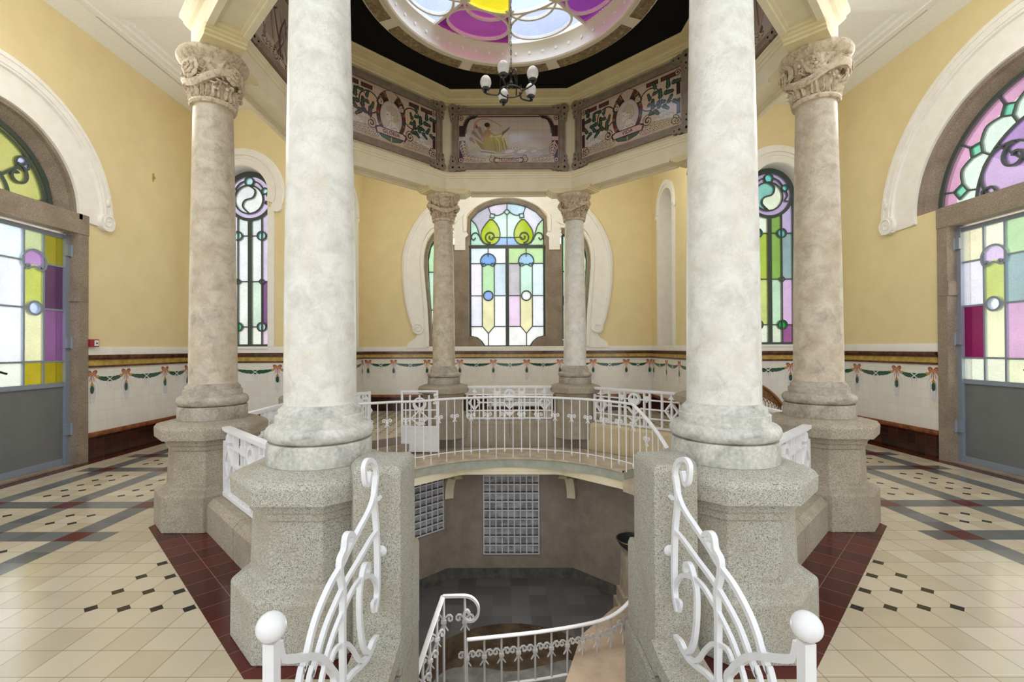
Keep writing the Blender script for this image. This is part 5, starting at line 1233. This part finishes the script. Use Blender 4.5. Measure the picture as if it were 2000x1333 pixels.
# ------------------------------------------------------------------ glass block grids and fountain in the well
def block_grid(name, label, M, x0, x1, z0, z1, nx, nz_):
    t = thing(name, label, 'glass block window', group='glass block grids of the well'); mb = MB(M); mb.box(x0, x1, z0, z1, .01, .02); mb.build('glass_blocks', 'block_glass', t)
    g_ = MB(M)
    for i in range(nx+1): x = x0+(x1-x0)*i/nx; g_.box(x-.009, x+.009, z0, z1, 0, .038)
    for i in range(nz_+1): z = z0+(z1-z0)*i/nz_; g_.box(x0-.01, x1+.01, z-.009, z+.009, 0, .05)
    g_.build('white_grid', 'grid_paint', t)
    g_ = MB(M)
    for i in range(nz_): z = z0+(z1-z0)*i/nz_; g_.add([(x0, z+.006, .045), (x1, z+.006, .045), (x1, z+.030, .021), (x0, z+.030, .021)], [(0, 1, 2, 3)])
    g_.build('green_ledges', 'green_ledge', t)
mat('block_glass', (.20, .20, .21), .12, .7, two((.22, .23, .22), (.52, .50, .53), 7, 3)); mat('grid_paint', (.78, .76, .86), .45, .4); mat('green_ledge', (.07, .10, .07), .3, .5)
block_grid('glass_block_window', 'glass block grid with white bars in the middle of the sunken rear wall', side_frame(2, 2.70), -.47, .51, -2.06, -.52, 9, 10)
block_grid('glass_block_window', 'glass block grid seen obliquely on the left wall of the well', side_frame(3, 2.70), -.10, 1.0, -1.58, -.50, 9, 9)
f = thing('drinking_fountain', 'dark metal bowl on a stone pedestal at the right wall of the well', 'fountain', (1.84, 1.45, PZ))
mb = MB(); mb.box(-.24, .24, -.24, .24, 0, .22); mb.box(-.20, .22, -.2, .2, .22, .40); mb.box(-.16, .2, -.16, .16, .40, .98, top=(.02, .02)); mb.build('stone_pedestal', 'walk_stone', f)
mb = MB(); mb.lathe([(.05, .98), (.05, 1.02), (.10, 1.03), (.19, 1.10), (.235, 1.17), (.24, 1.20), (.225, 1.20), (.17, 1.12), (.05, 1.09), (.03, 1.09), (.03, 1.20), (.05, 1.23), (.0005, 1.26)], 32); mb.build('bowl', 'dark_iron', f, True)
mb = MB(); mb.tube([(.238*math.cos(rad(a)), .238*math.sin(rad(a)), 1.19) for a in range(0, 360, 12)], .008, 6, True); mb.build('bowl_rim', 'brass', f, True)

# ------------------------------------------------------------------ painted tile panels
mat_frame = 'panel_taupe'
PW, PH = 2.16, 1.20; PCZ = 5.365
def panel_frame(name, label, k):
    M = side_frame(k, 2.73); M = M @ Matrix.Translation((0, PCZ, 0)); t = thing(name, label, 'tile panel', group='painted tile panels of the rotunda')
    f_ = MB(M); w = .11; hw, hh = PW/2-.06, PH/2-.05
    for (x0, x1, y0, y1) in ((-hw, hw, hh-w, hh), (-hw, hw, -hh, -hh+w), (-hw, -hw+w, -hh, hh), (hw-w, hw, -hh, hh)): f_.box(x0, x1, y0, y1, 0, .03)
    for (x0, x1, y0, y1) in ((-hw, hw, hh-.03, hh), (-hw, hw, -hh, -hh+.03), (-hw, -hw+.03, -hh, hh), (hw-.03, hw, -hh, hh)): f_.box(x0, x1, y0, y1, .03, .05)
    f_.build('frame', mat_frame, t)
    for sx_2 in (-1, 1):
        for sy in (-1, 1):
            c = MB(M); cx, cy = sx_2*(hw-.02), sy*(hh-.02)
            for dx, dy, r in ((0, 0, .085), (-.11, 0, .062), (-.19, 0, .05), (0, -.11, .062), (0, -.19, .05)): c.prism(arc(cx+sx_2*dx, cy+sy*dy, r, 0, 360, 20)[:-1], 0, .065-(.0006*abs(dx+dy)*50))
            pl = c.build('corner_plate', mat_frame, t)
            c = MB(M)
            for dx, dy, r in ((0, 0, .020), (-.11, 0, .014), (-.19, 0, .009), (0, -.11, .014), (0, -.19, .009)): c.prism(arc(cx+sx_2*dx, cy+sy*dy, r, 0, 360, 12)[:-1], .06, .068)
            c.build('bolt_hole', 'hole_dark', pl)
    return t, M
CRM, BRN, DRK, PNK, GRN, GRN2, SKY, OCH, GRY = (.56, .44, .33), (.20, .12, .09), (.05, .025, .03), (.66, .46, .40), (.025, .07, .05), (.06, .13, .08), (.58, .55, .56), (.45, .30, .14), (.36, .31, .28)
def rosette(p, x, y, r=.05):
    for k in range(8): p.ell(x+r*.6*math.cos(k*PI/4), y+r*.6*math.sin(k*PI/4), r*.36, c=DRK)
    for k in range(8): p.ell(x+r*.55*math.cos(k*PI/4), y+r*.55*math.sin(k*PI/4), r*.2, c=PNK)
    p.ell(x, y, r*.3, c=DRK); p.ell(x, y, r*.15, c=CRM)
def scroll(p, x, y, r, s_, c=CRM, o=DRK):
    q = spiral(x, y, r, 90, 1.3, 30, s_, .1); p.line(q, .05, o); p.line(q, .026, c)
def acanthus(p, x0, y0, x1, y1, amp, n=7):
    L = math.hypot(x1-x0, y1-y0); tx, ty = (x1-x0)/L, (y1-y0)/L; nx_, ny_ = -ty, tx
    for c_, w_ in ((DRK, 1.0), (CRM, .66)):
        for i in range(n):
            t = (i+.3)/n; bx_, by_ = x0+(x1-x0)*t, y0+(y1-y0)*t; a_ = amp*(1-.6*t)
            for sg in (1, -1):
                q = [(bx_, by_), (bx_+tx*a_*.5+nx_*sg*a_*.6, by_+ty*a_*.5+ny_*sg*a_*.6), (bx_+tx*a_*1.1+nx_*sg*a_*.75, by_+ty*a_*1.1+ny_*sg*a_*.75)]
                p.line(q, .045*w_, c_, .014*w_)
        p.line([(x0, y0), (x1, y1)], .05*w_, c_, .02*w_)
def oak(p, x0, y0, x1, y1, n=6, sz=.085):
    rnd = random.Random(int((x0+9)*100)); p.line([(x0, y0), (x1, y1)], .014, (.16, .10, .07))
    for i in range(n):
        t = (i+.4)/n; bx_, by_ = x0+(x1-x0)*t, y0+(y1-y0)*t; s_ = 1 if i % 2 else -1; a_ = math.degrees(math.atan2(y1-y0, x1-x0))+s_*48; cx, cy = bx_+sz*math.cos(rad(a_)), by_+sz*math.sin(rad(a_))
        for q in (-.6, 0, .6):
            p.ell(cx+sz*q*math.cos(rad(a_)), cy+sz*q*math.sin(rad(a_)), sz*.50, sz*.47-.1*sz*q, DRK, a_)
        for q in (-.6, 0, .6):
            p.ell(cx+sz*q*math.cos(rad(a_)), cy+sz*q*math.sin(rad(a_)), sz*.40, sz*.36-.1*sz*q, GRN, a_)
        p.line([(bx_, by_), (cx+sz*.7*math.cos(rad(a_)), cy+sz*.7*math.sin(rad(a_)))], .009, (.12, .20, .13))
def tile_lines(p, only_light=True):
    for a_ in (p.U, p.V):
        m_ = (np.mod(a_+.0, .155) < p.res*.9); light = np.zeros_like(m_)
        ids = [i for i, c_ in enumerate(p.pal) if sum(c_) > 1.0]; light = np.isin(p.a, ids); p.put(m_ & light, (.44, .36, .29))
HW, HH = PW/2-.17, PH/2-.16
def base_paint():
    p = Paint(2*HW, 2*HH, .005, -HW, -HH, CRM); p.line([(-HW, -HH), (HW, -HH), (HW, HH), (-HW, HH), (-HW, -HH)], .02, (.16, .04, .035)); return p
def medallion(title, flip):
    p = base_paint(); X = lambda x: x*flip
    p.rect(-HW+.09, HW-.09, -HH+.06, HH-.06, (.62, .50, .41)); 
    for x0, x1 in ((-.82, -.58), (-.54, -.34), (.34, .54), (.58, .82)): p.rect(x0, x1, HH-.12, HH-.05, DRK); p.rect(x0+.02, x1-.02, HH-.11, HH-.06, (.14, .05, .05))
    for s_ in (-1, 1):
        for y0, y1 in ((-.26, -.03), (.03, .26)): a_, b_ = sorted((s_*(HW-.08), s_*(HW-.02))); p.rect(a_, b_, y0, y1, DRK)
    # clouds
    rnd = random.Random(3)
    for k in range(26):
        x = rnd.choice((-1, 1))*rnd.uniform(.42, .78); y = rnd.uniform(-.25, -.05); p.ell(x, y, .05, .035, (.66, .62, .62)); p.line(arc(x, y, .04, 20, 160, 6), .010, (.36, .33, .36))
    for s_ in (-1, 1):
        p.line(arc(s_*.40, .12, .17, 0, 360, 26), .022, DRK); p.ell(s_*.40, .12, .16, c=(.68, .50, .36)); 
        oak(p, s_*.36, -.12, s_*.80, .28, 7, .075); oak(p, s_*.42, -.08, s_*.82, -.02, 5, .065); oak(p, s_*.34, .0, s_*.52, .30, 4, .06)
    # frieze of acanthus at the foot
    acanthus(p, -.18, -.30, -.80, -.34, .12, 8); acanthus(p, .18, -.30, .80, -.34, .12, 8)
    for s_ in (-1, 1): scroll(p, s_*.36, -.20, .075, s_); scroll(p, s_*.80, -.34, .06, -s_)
    # wreath and medallion
    p.ell(0, .02, .275, .355, DRK)
    for k in range(44):
        a_ = 2*PI*k/44; p.ell(.245*math.cos(a_), .02+.325*math.sin(a_), .026, c=((.10, .05, .035), (.18, .03, .03), (.22, .12, .06), GRN)[k % 4])
    for k in range(30):
        a_ = PI*(.12+.76*k/29); p.ell(.25*math.cos(a_), .06+.34*math.sin(a_), .038, c=((.12, .07, .04), (.07, .04, .03), (.26, .17, .10), (.16, .03, .03))[k % 4])
    for k in range(9): a_ = PI*(.28+.44*k/8); p.line([(.06*math.cos(a_), .26), (.15*math.cos(a_), .27+.15*math.sin(a_))], .012, CRM, .028)
    for s_ in (-1, 1): scroll(p, s_*.20, .20, .05, s_)
    p.ell(0, 0, .205, .265, (.46, .39, .34)); p.ell(0, 0, .19, .25, (.60, .53, .48))
    # profile bust
    sk, sh, hr_ = (.72, .65, .58), (.42, .34, .29), (.60, .50, .36)
    p.poly([(X(x), y) for x, y in [(-.12, -.20), (-.06, -.14), (-.035, -.08), (-.02, -.02), (.06, -.03), (.08, -.10), (.14, -.15), (.15, -.22), (.0, -.25), (-.08, -.24)]], sk)
    p.poly([(X(x), y) for x, y in [(-.045, -.08), (-.085, -.06), (-.10, -.035), (-.095, -.015), (-.112, -.005), (-.095, .03), (-.10, .055), (-.085, .09), (-.03, .12), (.05, .10), (.07, .02), (.03, -.05), (-.02, -.08)]], sk)
    p.line([(X(-.045), -.08), (X(-.02), -.05), (X(.03), -.045)], .010, sh); p.line([(X(-.12), -.2), (X(-.06), -.14), (X(-.035), -.08)], .008, sh); p.line([(X(-.08), .03), (X(-.06), .035)], .010, DRK)
    for x, y, r_ in ((-.05, .13, .045), (.0, .145, .055), (.05, .12, .055), (.08, .07, .05), (.09, .01, .045), (.06, -.03, .035), (.02, .08, .04)):
        p.ell(X(x), y, r_, c=sh); p.ell(X(x)-.004, y+.006, r_*.82, c=hr_); p.line(arc(X(x), y, r_*.5, 0, 250, 8), .008, sh)
    p.line([(X(.02), -.18), (X(.08), -.14), (X(.12), -.20)], .014, sh); p.line([(X(-.02), -.14), (X(.02), -.23)], .010, sh)
    # green swag and name plate
    p.line([(-.25, -.24), (-.16, -.33), (0, -.365), (.16, -.33), (.25, -.24)], .075, DRK); p.line([(-.25, -.24), (-.16, -.33), (0, -.365), (.16, -.33), (.25, -.24)], .052, GRN2); p.line([(0, -.33), (0, -.41)], .02, OCH)
    p.poly([(-.27, -.315), (.27, -.315), (.30, -.24), (.24, -.195), (-.24, -.195), (-.30, -.24)], DRK); p.poly([(-.25, -.30), (.25, -.30), (.27, -.24), (.22, -.21), (-.22, -.21), (-.27, -.24)], PNK)
    for s_ in (-1, 1):
        for y in (-HH+.075, HH-.075): rosette(p, s_*(HW-.06), y)
    tile_lines(p); return p, title, (0, -.255), .085
def scene_panel(title):
    p = base_paint(); rr = np.random.RandomState(2)
    p.poly([(-HW+.10, -HH+.10), (HW-.10, -HH+.10), (HW-.08, HH-.16), (HW-.22, HH-.04), (-HW+.22, HH-.04), (-HW+.08, HH-.16)], (.58, .50, .44))
    for i, c_ in enumerate(((.62, .52, .43), (.58, .50, .45), (.54, .46, .44), (.58, .48, .38))): p.put((p.V < .30-.13*i) & (p.V > .17-.13*i) & (np.abs(p.U) < HW-.12), c_)
    sea = (p.V < -.17+.02*np.sin(p.U*19)) & (np.abs(p.U) < HW-.12) & (p.V > -HH+.09); p.put(sea, (.44, .40, .37))
    for k in range(90): x, y = rr.uniform(-.75, .75), rr.uniform(-.36, -.18); p.line([(x, y), (x+.05, y+.012)], .008, (.30, .27, .25) if k % 2 else (.56, .52, .48))
    p.line([(-HW+.22, HH-.04), (HW-.22, HH-.04)], .022, (.12, .04, .04))
    for s_ in (-1, 1):
        a_, b_ = sorted((s_*(HW-.02), s_*(HW-.13))); p.rect(a_, b_, -.34, -.03, DRK); p.rect(a_, b_, .04, .24, DRK)
        for k in range(16):
            t = k/15; x, y = s_*(HW-.10-.20*t**2), .08+.30*math.sin(t*1.5); p.line([(x, y), (x-s_*.06, y+.05)], .03, GRN if k % 2 else DRK, .008); p.line([(x, y), (x+s_*.02, y+.07)], .028, DRK, .008)
        acanthus(p, s_*(HW-.08), -.05, s_*(HW-.14), -.32, .10, 5); acanthus(p, s_*(HW-.10), -.33, s_*.42, -.385, .075, 6); scroll(p, s_*.30, -.365, .05, s_); scroll(p, s_*.22, -.39, .035, -s_)
        for y in (-HH+.06, HH-.06): rosette(p, s_*(HW-.05), y)
    # shell seat, cloth, seated figure with spear
    p.line(spline([(-.62, .10), (-.60, .28), (-.48, .36), (-.30, .33), (-.12, .22)], 5), .03, (.50, .24, .18), .012); p.poly([(-.62, .12), (-.58, .28), (-.50, .10)], (.28, .05, .07))
    for k in range(6): a_ = rad(100+k*15); p.line([(-.42, -.14), (-.42+.26*math.cos(a_), -.02+.26*math.sin(a_)*.9)], .05, (.30, .22, .19) if k % 2 else (.54, .44, .40), .07)
    p.poly([(-.62, -.02), (-.50, -.24), (-.25, -.27), (-.20, -.18), (-.42, -.12)], (.27, .19, .17)); p.line([(-.63, .0), (-.50, -.20), (-.24, -.24)], .02, (.62, .54, .50))
    p.poly(spline([(-.46, -.10), (-.41, .0), (-.31, .03), (-.18, .03), (-.08, -.02), (-.03, -.12), (-.0, -.23), (-.14, -.25), (-.30, -.22), (-.42, -.18)], 5, True), (.36, .29, .16))
    for q in (-.26, -.2, -.12, -.07): p.line(spline([(q-.02, .02), (q+.01, -.08), (q+.03, -.22)], 4), .012, (.20, .15, .08)); p.line(spline([(-.22, .02), (-.17, -.08), (-.16, -.22)], 4), .022, (.55, .47, .28)); p.line(spline([(-.11, .0), (-.08, -.1), (-.06, -.2)], 4), .018, (.52, .44, .26))
    p.poly([(-.46, -.06), (-.47, .08), (-.42, .16), (-.35, .17), (-.31, .12), (-.34, .02), (-.37, -.06)], (.42, .27, .17)); p.line([(-.36, .13), (-.25, .06), (-.10, .10)], .035, (.42, .27, .17), .024)
    p.ell(-.365, .23, .042, .05, (.42, .27, .17)); p.ell(-.385, .255, .05, .042, (.05, .03, .03)); p.line([(-.37, .15), (-.37, .2)], .03, (.40, .26, .17))
    p.line([(-.14, .03), (.02, .20)], .012, (.10, .07, .07)); p.poly([(-.12, .06), (-.02, .16), (.04, .23), (-.05, .16), (-.12, .12)], (.17, .13, .14)); p.ell(-.47, .02, .04, .03, (.42, .30, .40))
    for cx, sz in ((-.02, 1.0), (.20, 1.0), (.42, .6)):
        p.ell(cx, -.24, .14*sz, .055*sz, (.42, .35, .36), 12); p.ell(cx+.04, -.225, .09*sz, .03*sz, (.66, .58, .56), 12)
    p.line(spiral(.14, -.16, .075, 200, 1.1, 24, -1, .2), .035, (.36, .28, .26)); p.line(spiral(.14, -.16, .075, 200, 1.1, 24, -1, .2), .018, (.70, .60, .52)); p.line([(-.45, -.26), (-.2, -.30), (.1, -.27)], .03, (.60, .52, .50), .015)
    p.poly([(-.24, -.425), (.24, -.425), (.26, -.385), (.24, -.345), (-.24, -.345), (-.26, -.385)], DRK); p.poly([(-.23, -.415), (.23, -.415), (.25, -.385), (.23, -.355), (-.23, -.355), (-.25, -.385)], PNK)
    tile_lines(p); return p, title, (0, -.385), .074
def figure_panel(title, seed):
    p = base_paint(); p.rect(-HW+.08, HW-.08, -HH+.07, HH-.05, (.50, .43, .38)); rnd = random.Random(seed)
    for k in range(20):
        x = rnd.uniform(-.6, .6); p.line(spline([(x, -.30), (x+rnd.uniform(-.2, .2), -.05), (x+rnd.uniform(-.3, .3), .2)], 5), .06, ((.30, .22, .19), (.42, .32, .28), (.16, .10, .09), (.56, .47, .42))[k % 4], .015)
    for x in (-.45, .1, .5): p.ell(x, .20, .05, .06, (.48, .34, .25)); p.ell(x, .24, .05, .04, (.06, .04, .04)); p.poly([(x-.07, .14), (x+.07, .14), (x+.12, -.25), (x-.12, -.25)], (.46, .35, .29)); p.line([(x, .1), (x+.05, -.22)], .02, (.22, .15, .12))
    for s_ in (-1, 1):
        acanthus(p, s_*(HW-.08), .30, s_*(HW-.10), -.30, .09, 7); acanthus(p, s_*.62, -.36, s_*.30, -.37, .07, 4); scroll(p, s_*.34, -.36, .05, s_)
        for y in (-HH+.06, HH-.06): rosette(p, s_*(HW-.05), y)
    p.poly([(-.24, -.425), (.24, -.425), (.26, -.385), (.24, -.345), (-.24, -.345), (-.26, -.385)], DRK); p.poly([(-.23, -.415), (.23, -.415), (.25, -.385), (.23, -.355), (-.23, -.355), (-.25, -.385)], PNK)
    tile_lines(p); return p, title, (0, -.385), .085
for k, fn, lb in ((2, lambda: scene_panel('TRIUMPHO'), 'painted tile panel TRIUMPHO with seated figure on a shell, above the rear columns'),
                  (3, lambda: medallion('GLORIA', 1), 'painted tile panel GLORIA with medallion bust and oak leaves, left of the middle panel'),
                  (1, lambda: medallion('VIDA', 1), 'painted tile panel VIDA with medallion bust and oak leaves, right of the middle panel'),
                  (4, lambda: figure_panel('FAMA', 5), 'painted tile panel FAMA with draped figures, high on the left side'),
                  (0, lambda: figure_panel('', 8), 'dark painted tile panel with drapery, high on the right side')):
    t, M = panel_frame('tile_panel', lb, k); p, title, (tx, ty), tsz = fn()
    mb = MB(M); p.mesh(mb, .012); pic = mb.build('painted_tiles', 'glazed_painting', t)
    if title: text(title, tsz, M @ Matrix.Translation((tx, ty, .014)), 'ink', pic, depth=.002, sx_=.95)

# ------------------------------------------------------------------ chandelier
ch = thing('chandelier', 'black iron chandelier with five frosted globes hanging on a chain', 'chandelier', (0, 0, 4.79))
mb = MB()
for i in range(26):
    z = .18+i*.053; r_ = [( .010*math.cos(t), 0, z+.026+.030*math.sin(t)) for t in [2*PI*j/10 for j in range(10)]]
    if i % 2: r_ = [(y, x, z_) for x, y, z_ in r_]
    mb.tube(r_, .0035, 5, True)
mb.build('chain', 'black_iron', ch)
mb = MB(); mb.tube([(.135*math.cos(rad(a)), .135*math.sin(rad(a)), -.06) for a in range(0, 360, 12)], .009, 8, True)
mb.lathe([(.0005, -.02), (.022, -.01), (.03, .02), (.02, .05), (.012, .08), (.012, .15), (.02, .17), (.0005, .19)], 16)
for k in range(3):
    a = rad(60+120*k); c, s_ = math.cos(a), math.sin(a); mb.tube(spline([(.01*c, .01*s_, .14), (.05*c, .05*s_, .18), (.10*c, .10*s_, .16), (.13*c, .13*s_, .08), (.135*c, .135*s_, -.06)], 5), .008, 6)
mb.build('hub_and_ring', 'black_iron', ch, True)
for k in range(5):
    a = rad(36+72*k); c, s_ = math.cos(a), math.sin(a)
    mb = MB(); mb.tube(spline([(.135*c, .135*s_, -.03), (.15*c, .15*s_, -.09), (.20*c, .20*s_, -.10), (.30*c, .30*s_, -.085), (.335*c, .335*s_, -.06)], 5), .010, 8)
    mb.lathe([(.0005, -.075), (.012, -.07), (.014, -.05), (.040, -.045), (.052, -.025), (.046, -.015), (.0005, -.015)], 20, (.31*c, .31*s_, 0)); ar = mb.build('arm', 'black_iron', ch, True)
    mb = MB(); mb.lathe([(.034, -.02), (.055, .0), (.068, .035), (.069, .06), (.062, .09), (.046, .115), (.040, .122)], 28, (.31*c, .31*s_, 0), cap=False); mb.build('glass_globe', 'globe_glass', ar, True)
    mb = MB(); mb.ball((.31*c, .31*s_, .04), .025, 10, 8); mb.build('bulb', 'white_plastic', ar, True)

# ------------------------------------------------------------------ furniture and small things
b = thing('slatted_bench', 'white slatted bench behind the rear parapet, under the window', 'bench', (.22, 3.85, 0))
mb = MB()
for i in range(5): mb.box(-.67, .67, .02, .045, .46+.055*i, .50+.055*i)
mb.build('backrest', 'bench_white', b); mb = MB()
for i in range(5): mb.box(-.67, .67, .06+.08*i, .125+.08*i, .40, .42)
mb.build('seat', 'bench_white', b)
for x in (-.6, .6):
    for y in (.04, .40): mb = MB(); mb.box(x-.02, x+.02, y-.02, y+.02, 0, .74 if y < .1 else .60); mb.build('leg', 'bench_white', b)
    mb = MB(); mb.box(x-.025, x+.025, .04, .44, .59, .62); mb.build('armrest', 'bench_white', b)
wc = thing('wicker_chair', 'brown wicker armchair with rounded back by the right slit window', 'chair', (4.28, 2.35, 0), rad(10))
mb = MB(); n = 22; lo = []
for j in range(7):
    t = j/6; row = []
    for i in range(n+1):
        a = rad(-20+220*i/n); h_ = .62+.36*max(0, math.sin(rad(180*i/n)))**1.3; z = .38+(h_-.38)*t; r_ = .30+.05*t; row.append((r_*math.cos(a), r_*math.sin(a)*.9, z))
    lo.append(row)
for i in range(n):
    for j in (5,): mb.add([lo[j][i], lo[j][i+1], lo[j+1][i+1], lo[j+1][i]], [(0, 1, 2, 3)])
    mb.add([lo[4][i], lo[4][i+1], lo[5][i+1], lo[5][i]], [(0, 1, 2, 3)])
mb.tube(lo[6], .022, 8); mb.tube(lo[4], .010, 6)
for i in range(0, n-1):
    for dd in (2, -2):
        q = [lo[j][max(0, min(n, i+int(dd*j/4)))] for j in range(5)]; mb.tube(q, .006, 5)
mb.build('woven_back', 'wicker', wc); mb = MB(); mb.lathe([(.0005, .36), (.29, .36), (.31, .39), (.29, .42), (.0005, .43)], 24); mb.build('seat', 'wicker', wc, True)
for k in range(4): a = rad(45+90*k); mb = MB(); mb.tube([(.25*math.cos(a), .25*math.sin(a), .37), (.29*math.cos(a), .29*math.sin(a), 0)], .018); mb.build('leg', 'wicker', wc)
fa = thing('fire_alarm_box', 'small dark red fire alarm call point beside the left door frame', 'alarm', (-WX, 1.02, 1.69))
mb = MB(frame((0, 0, 0), (0, 1, 0), (0, 0, 1))); mb.box(-.075, .075, -.055, .055, 0, .06); mb.build('housing', 'red_plastic', fa)
mb = MB(frame((0, 0, 0), (0, 1, 0), (0, 0, 1))); mb.box(-.005, .062, -.038, .042, .06, .064); mb.build('white_plate', 'white_plastic', fa); mb = MB(frame((0, 0, 0), (0, 1, 0), (0, 0, 1))); mb.ball((.03, .0, .064), .012, 10, 6); mb.build('button', 'hole_dark', fa)
mb = MB(M_left); mb.prism([(2.20, 4.58), (2.24, 4.60), (2.25, 4.55), (2.28, 4.53), (2.25, 4.50), (2.22, 4.44), (2.20, 4.48)], 0, .004); mb.build('peeling_patch', 'dado_yellow', WL)
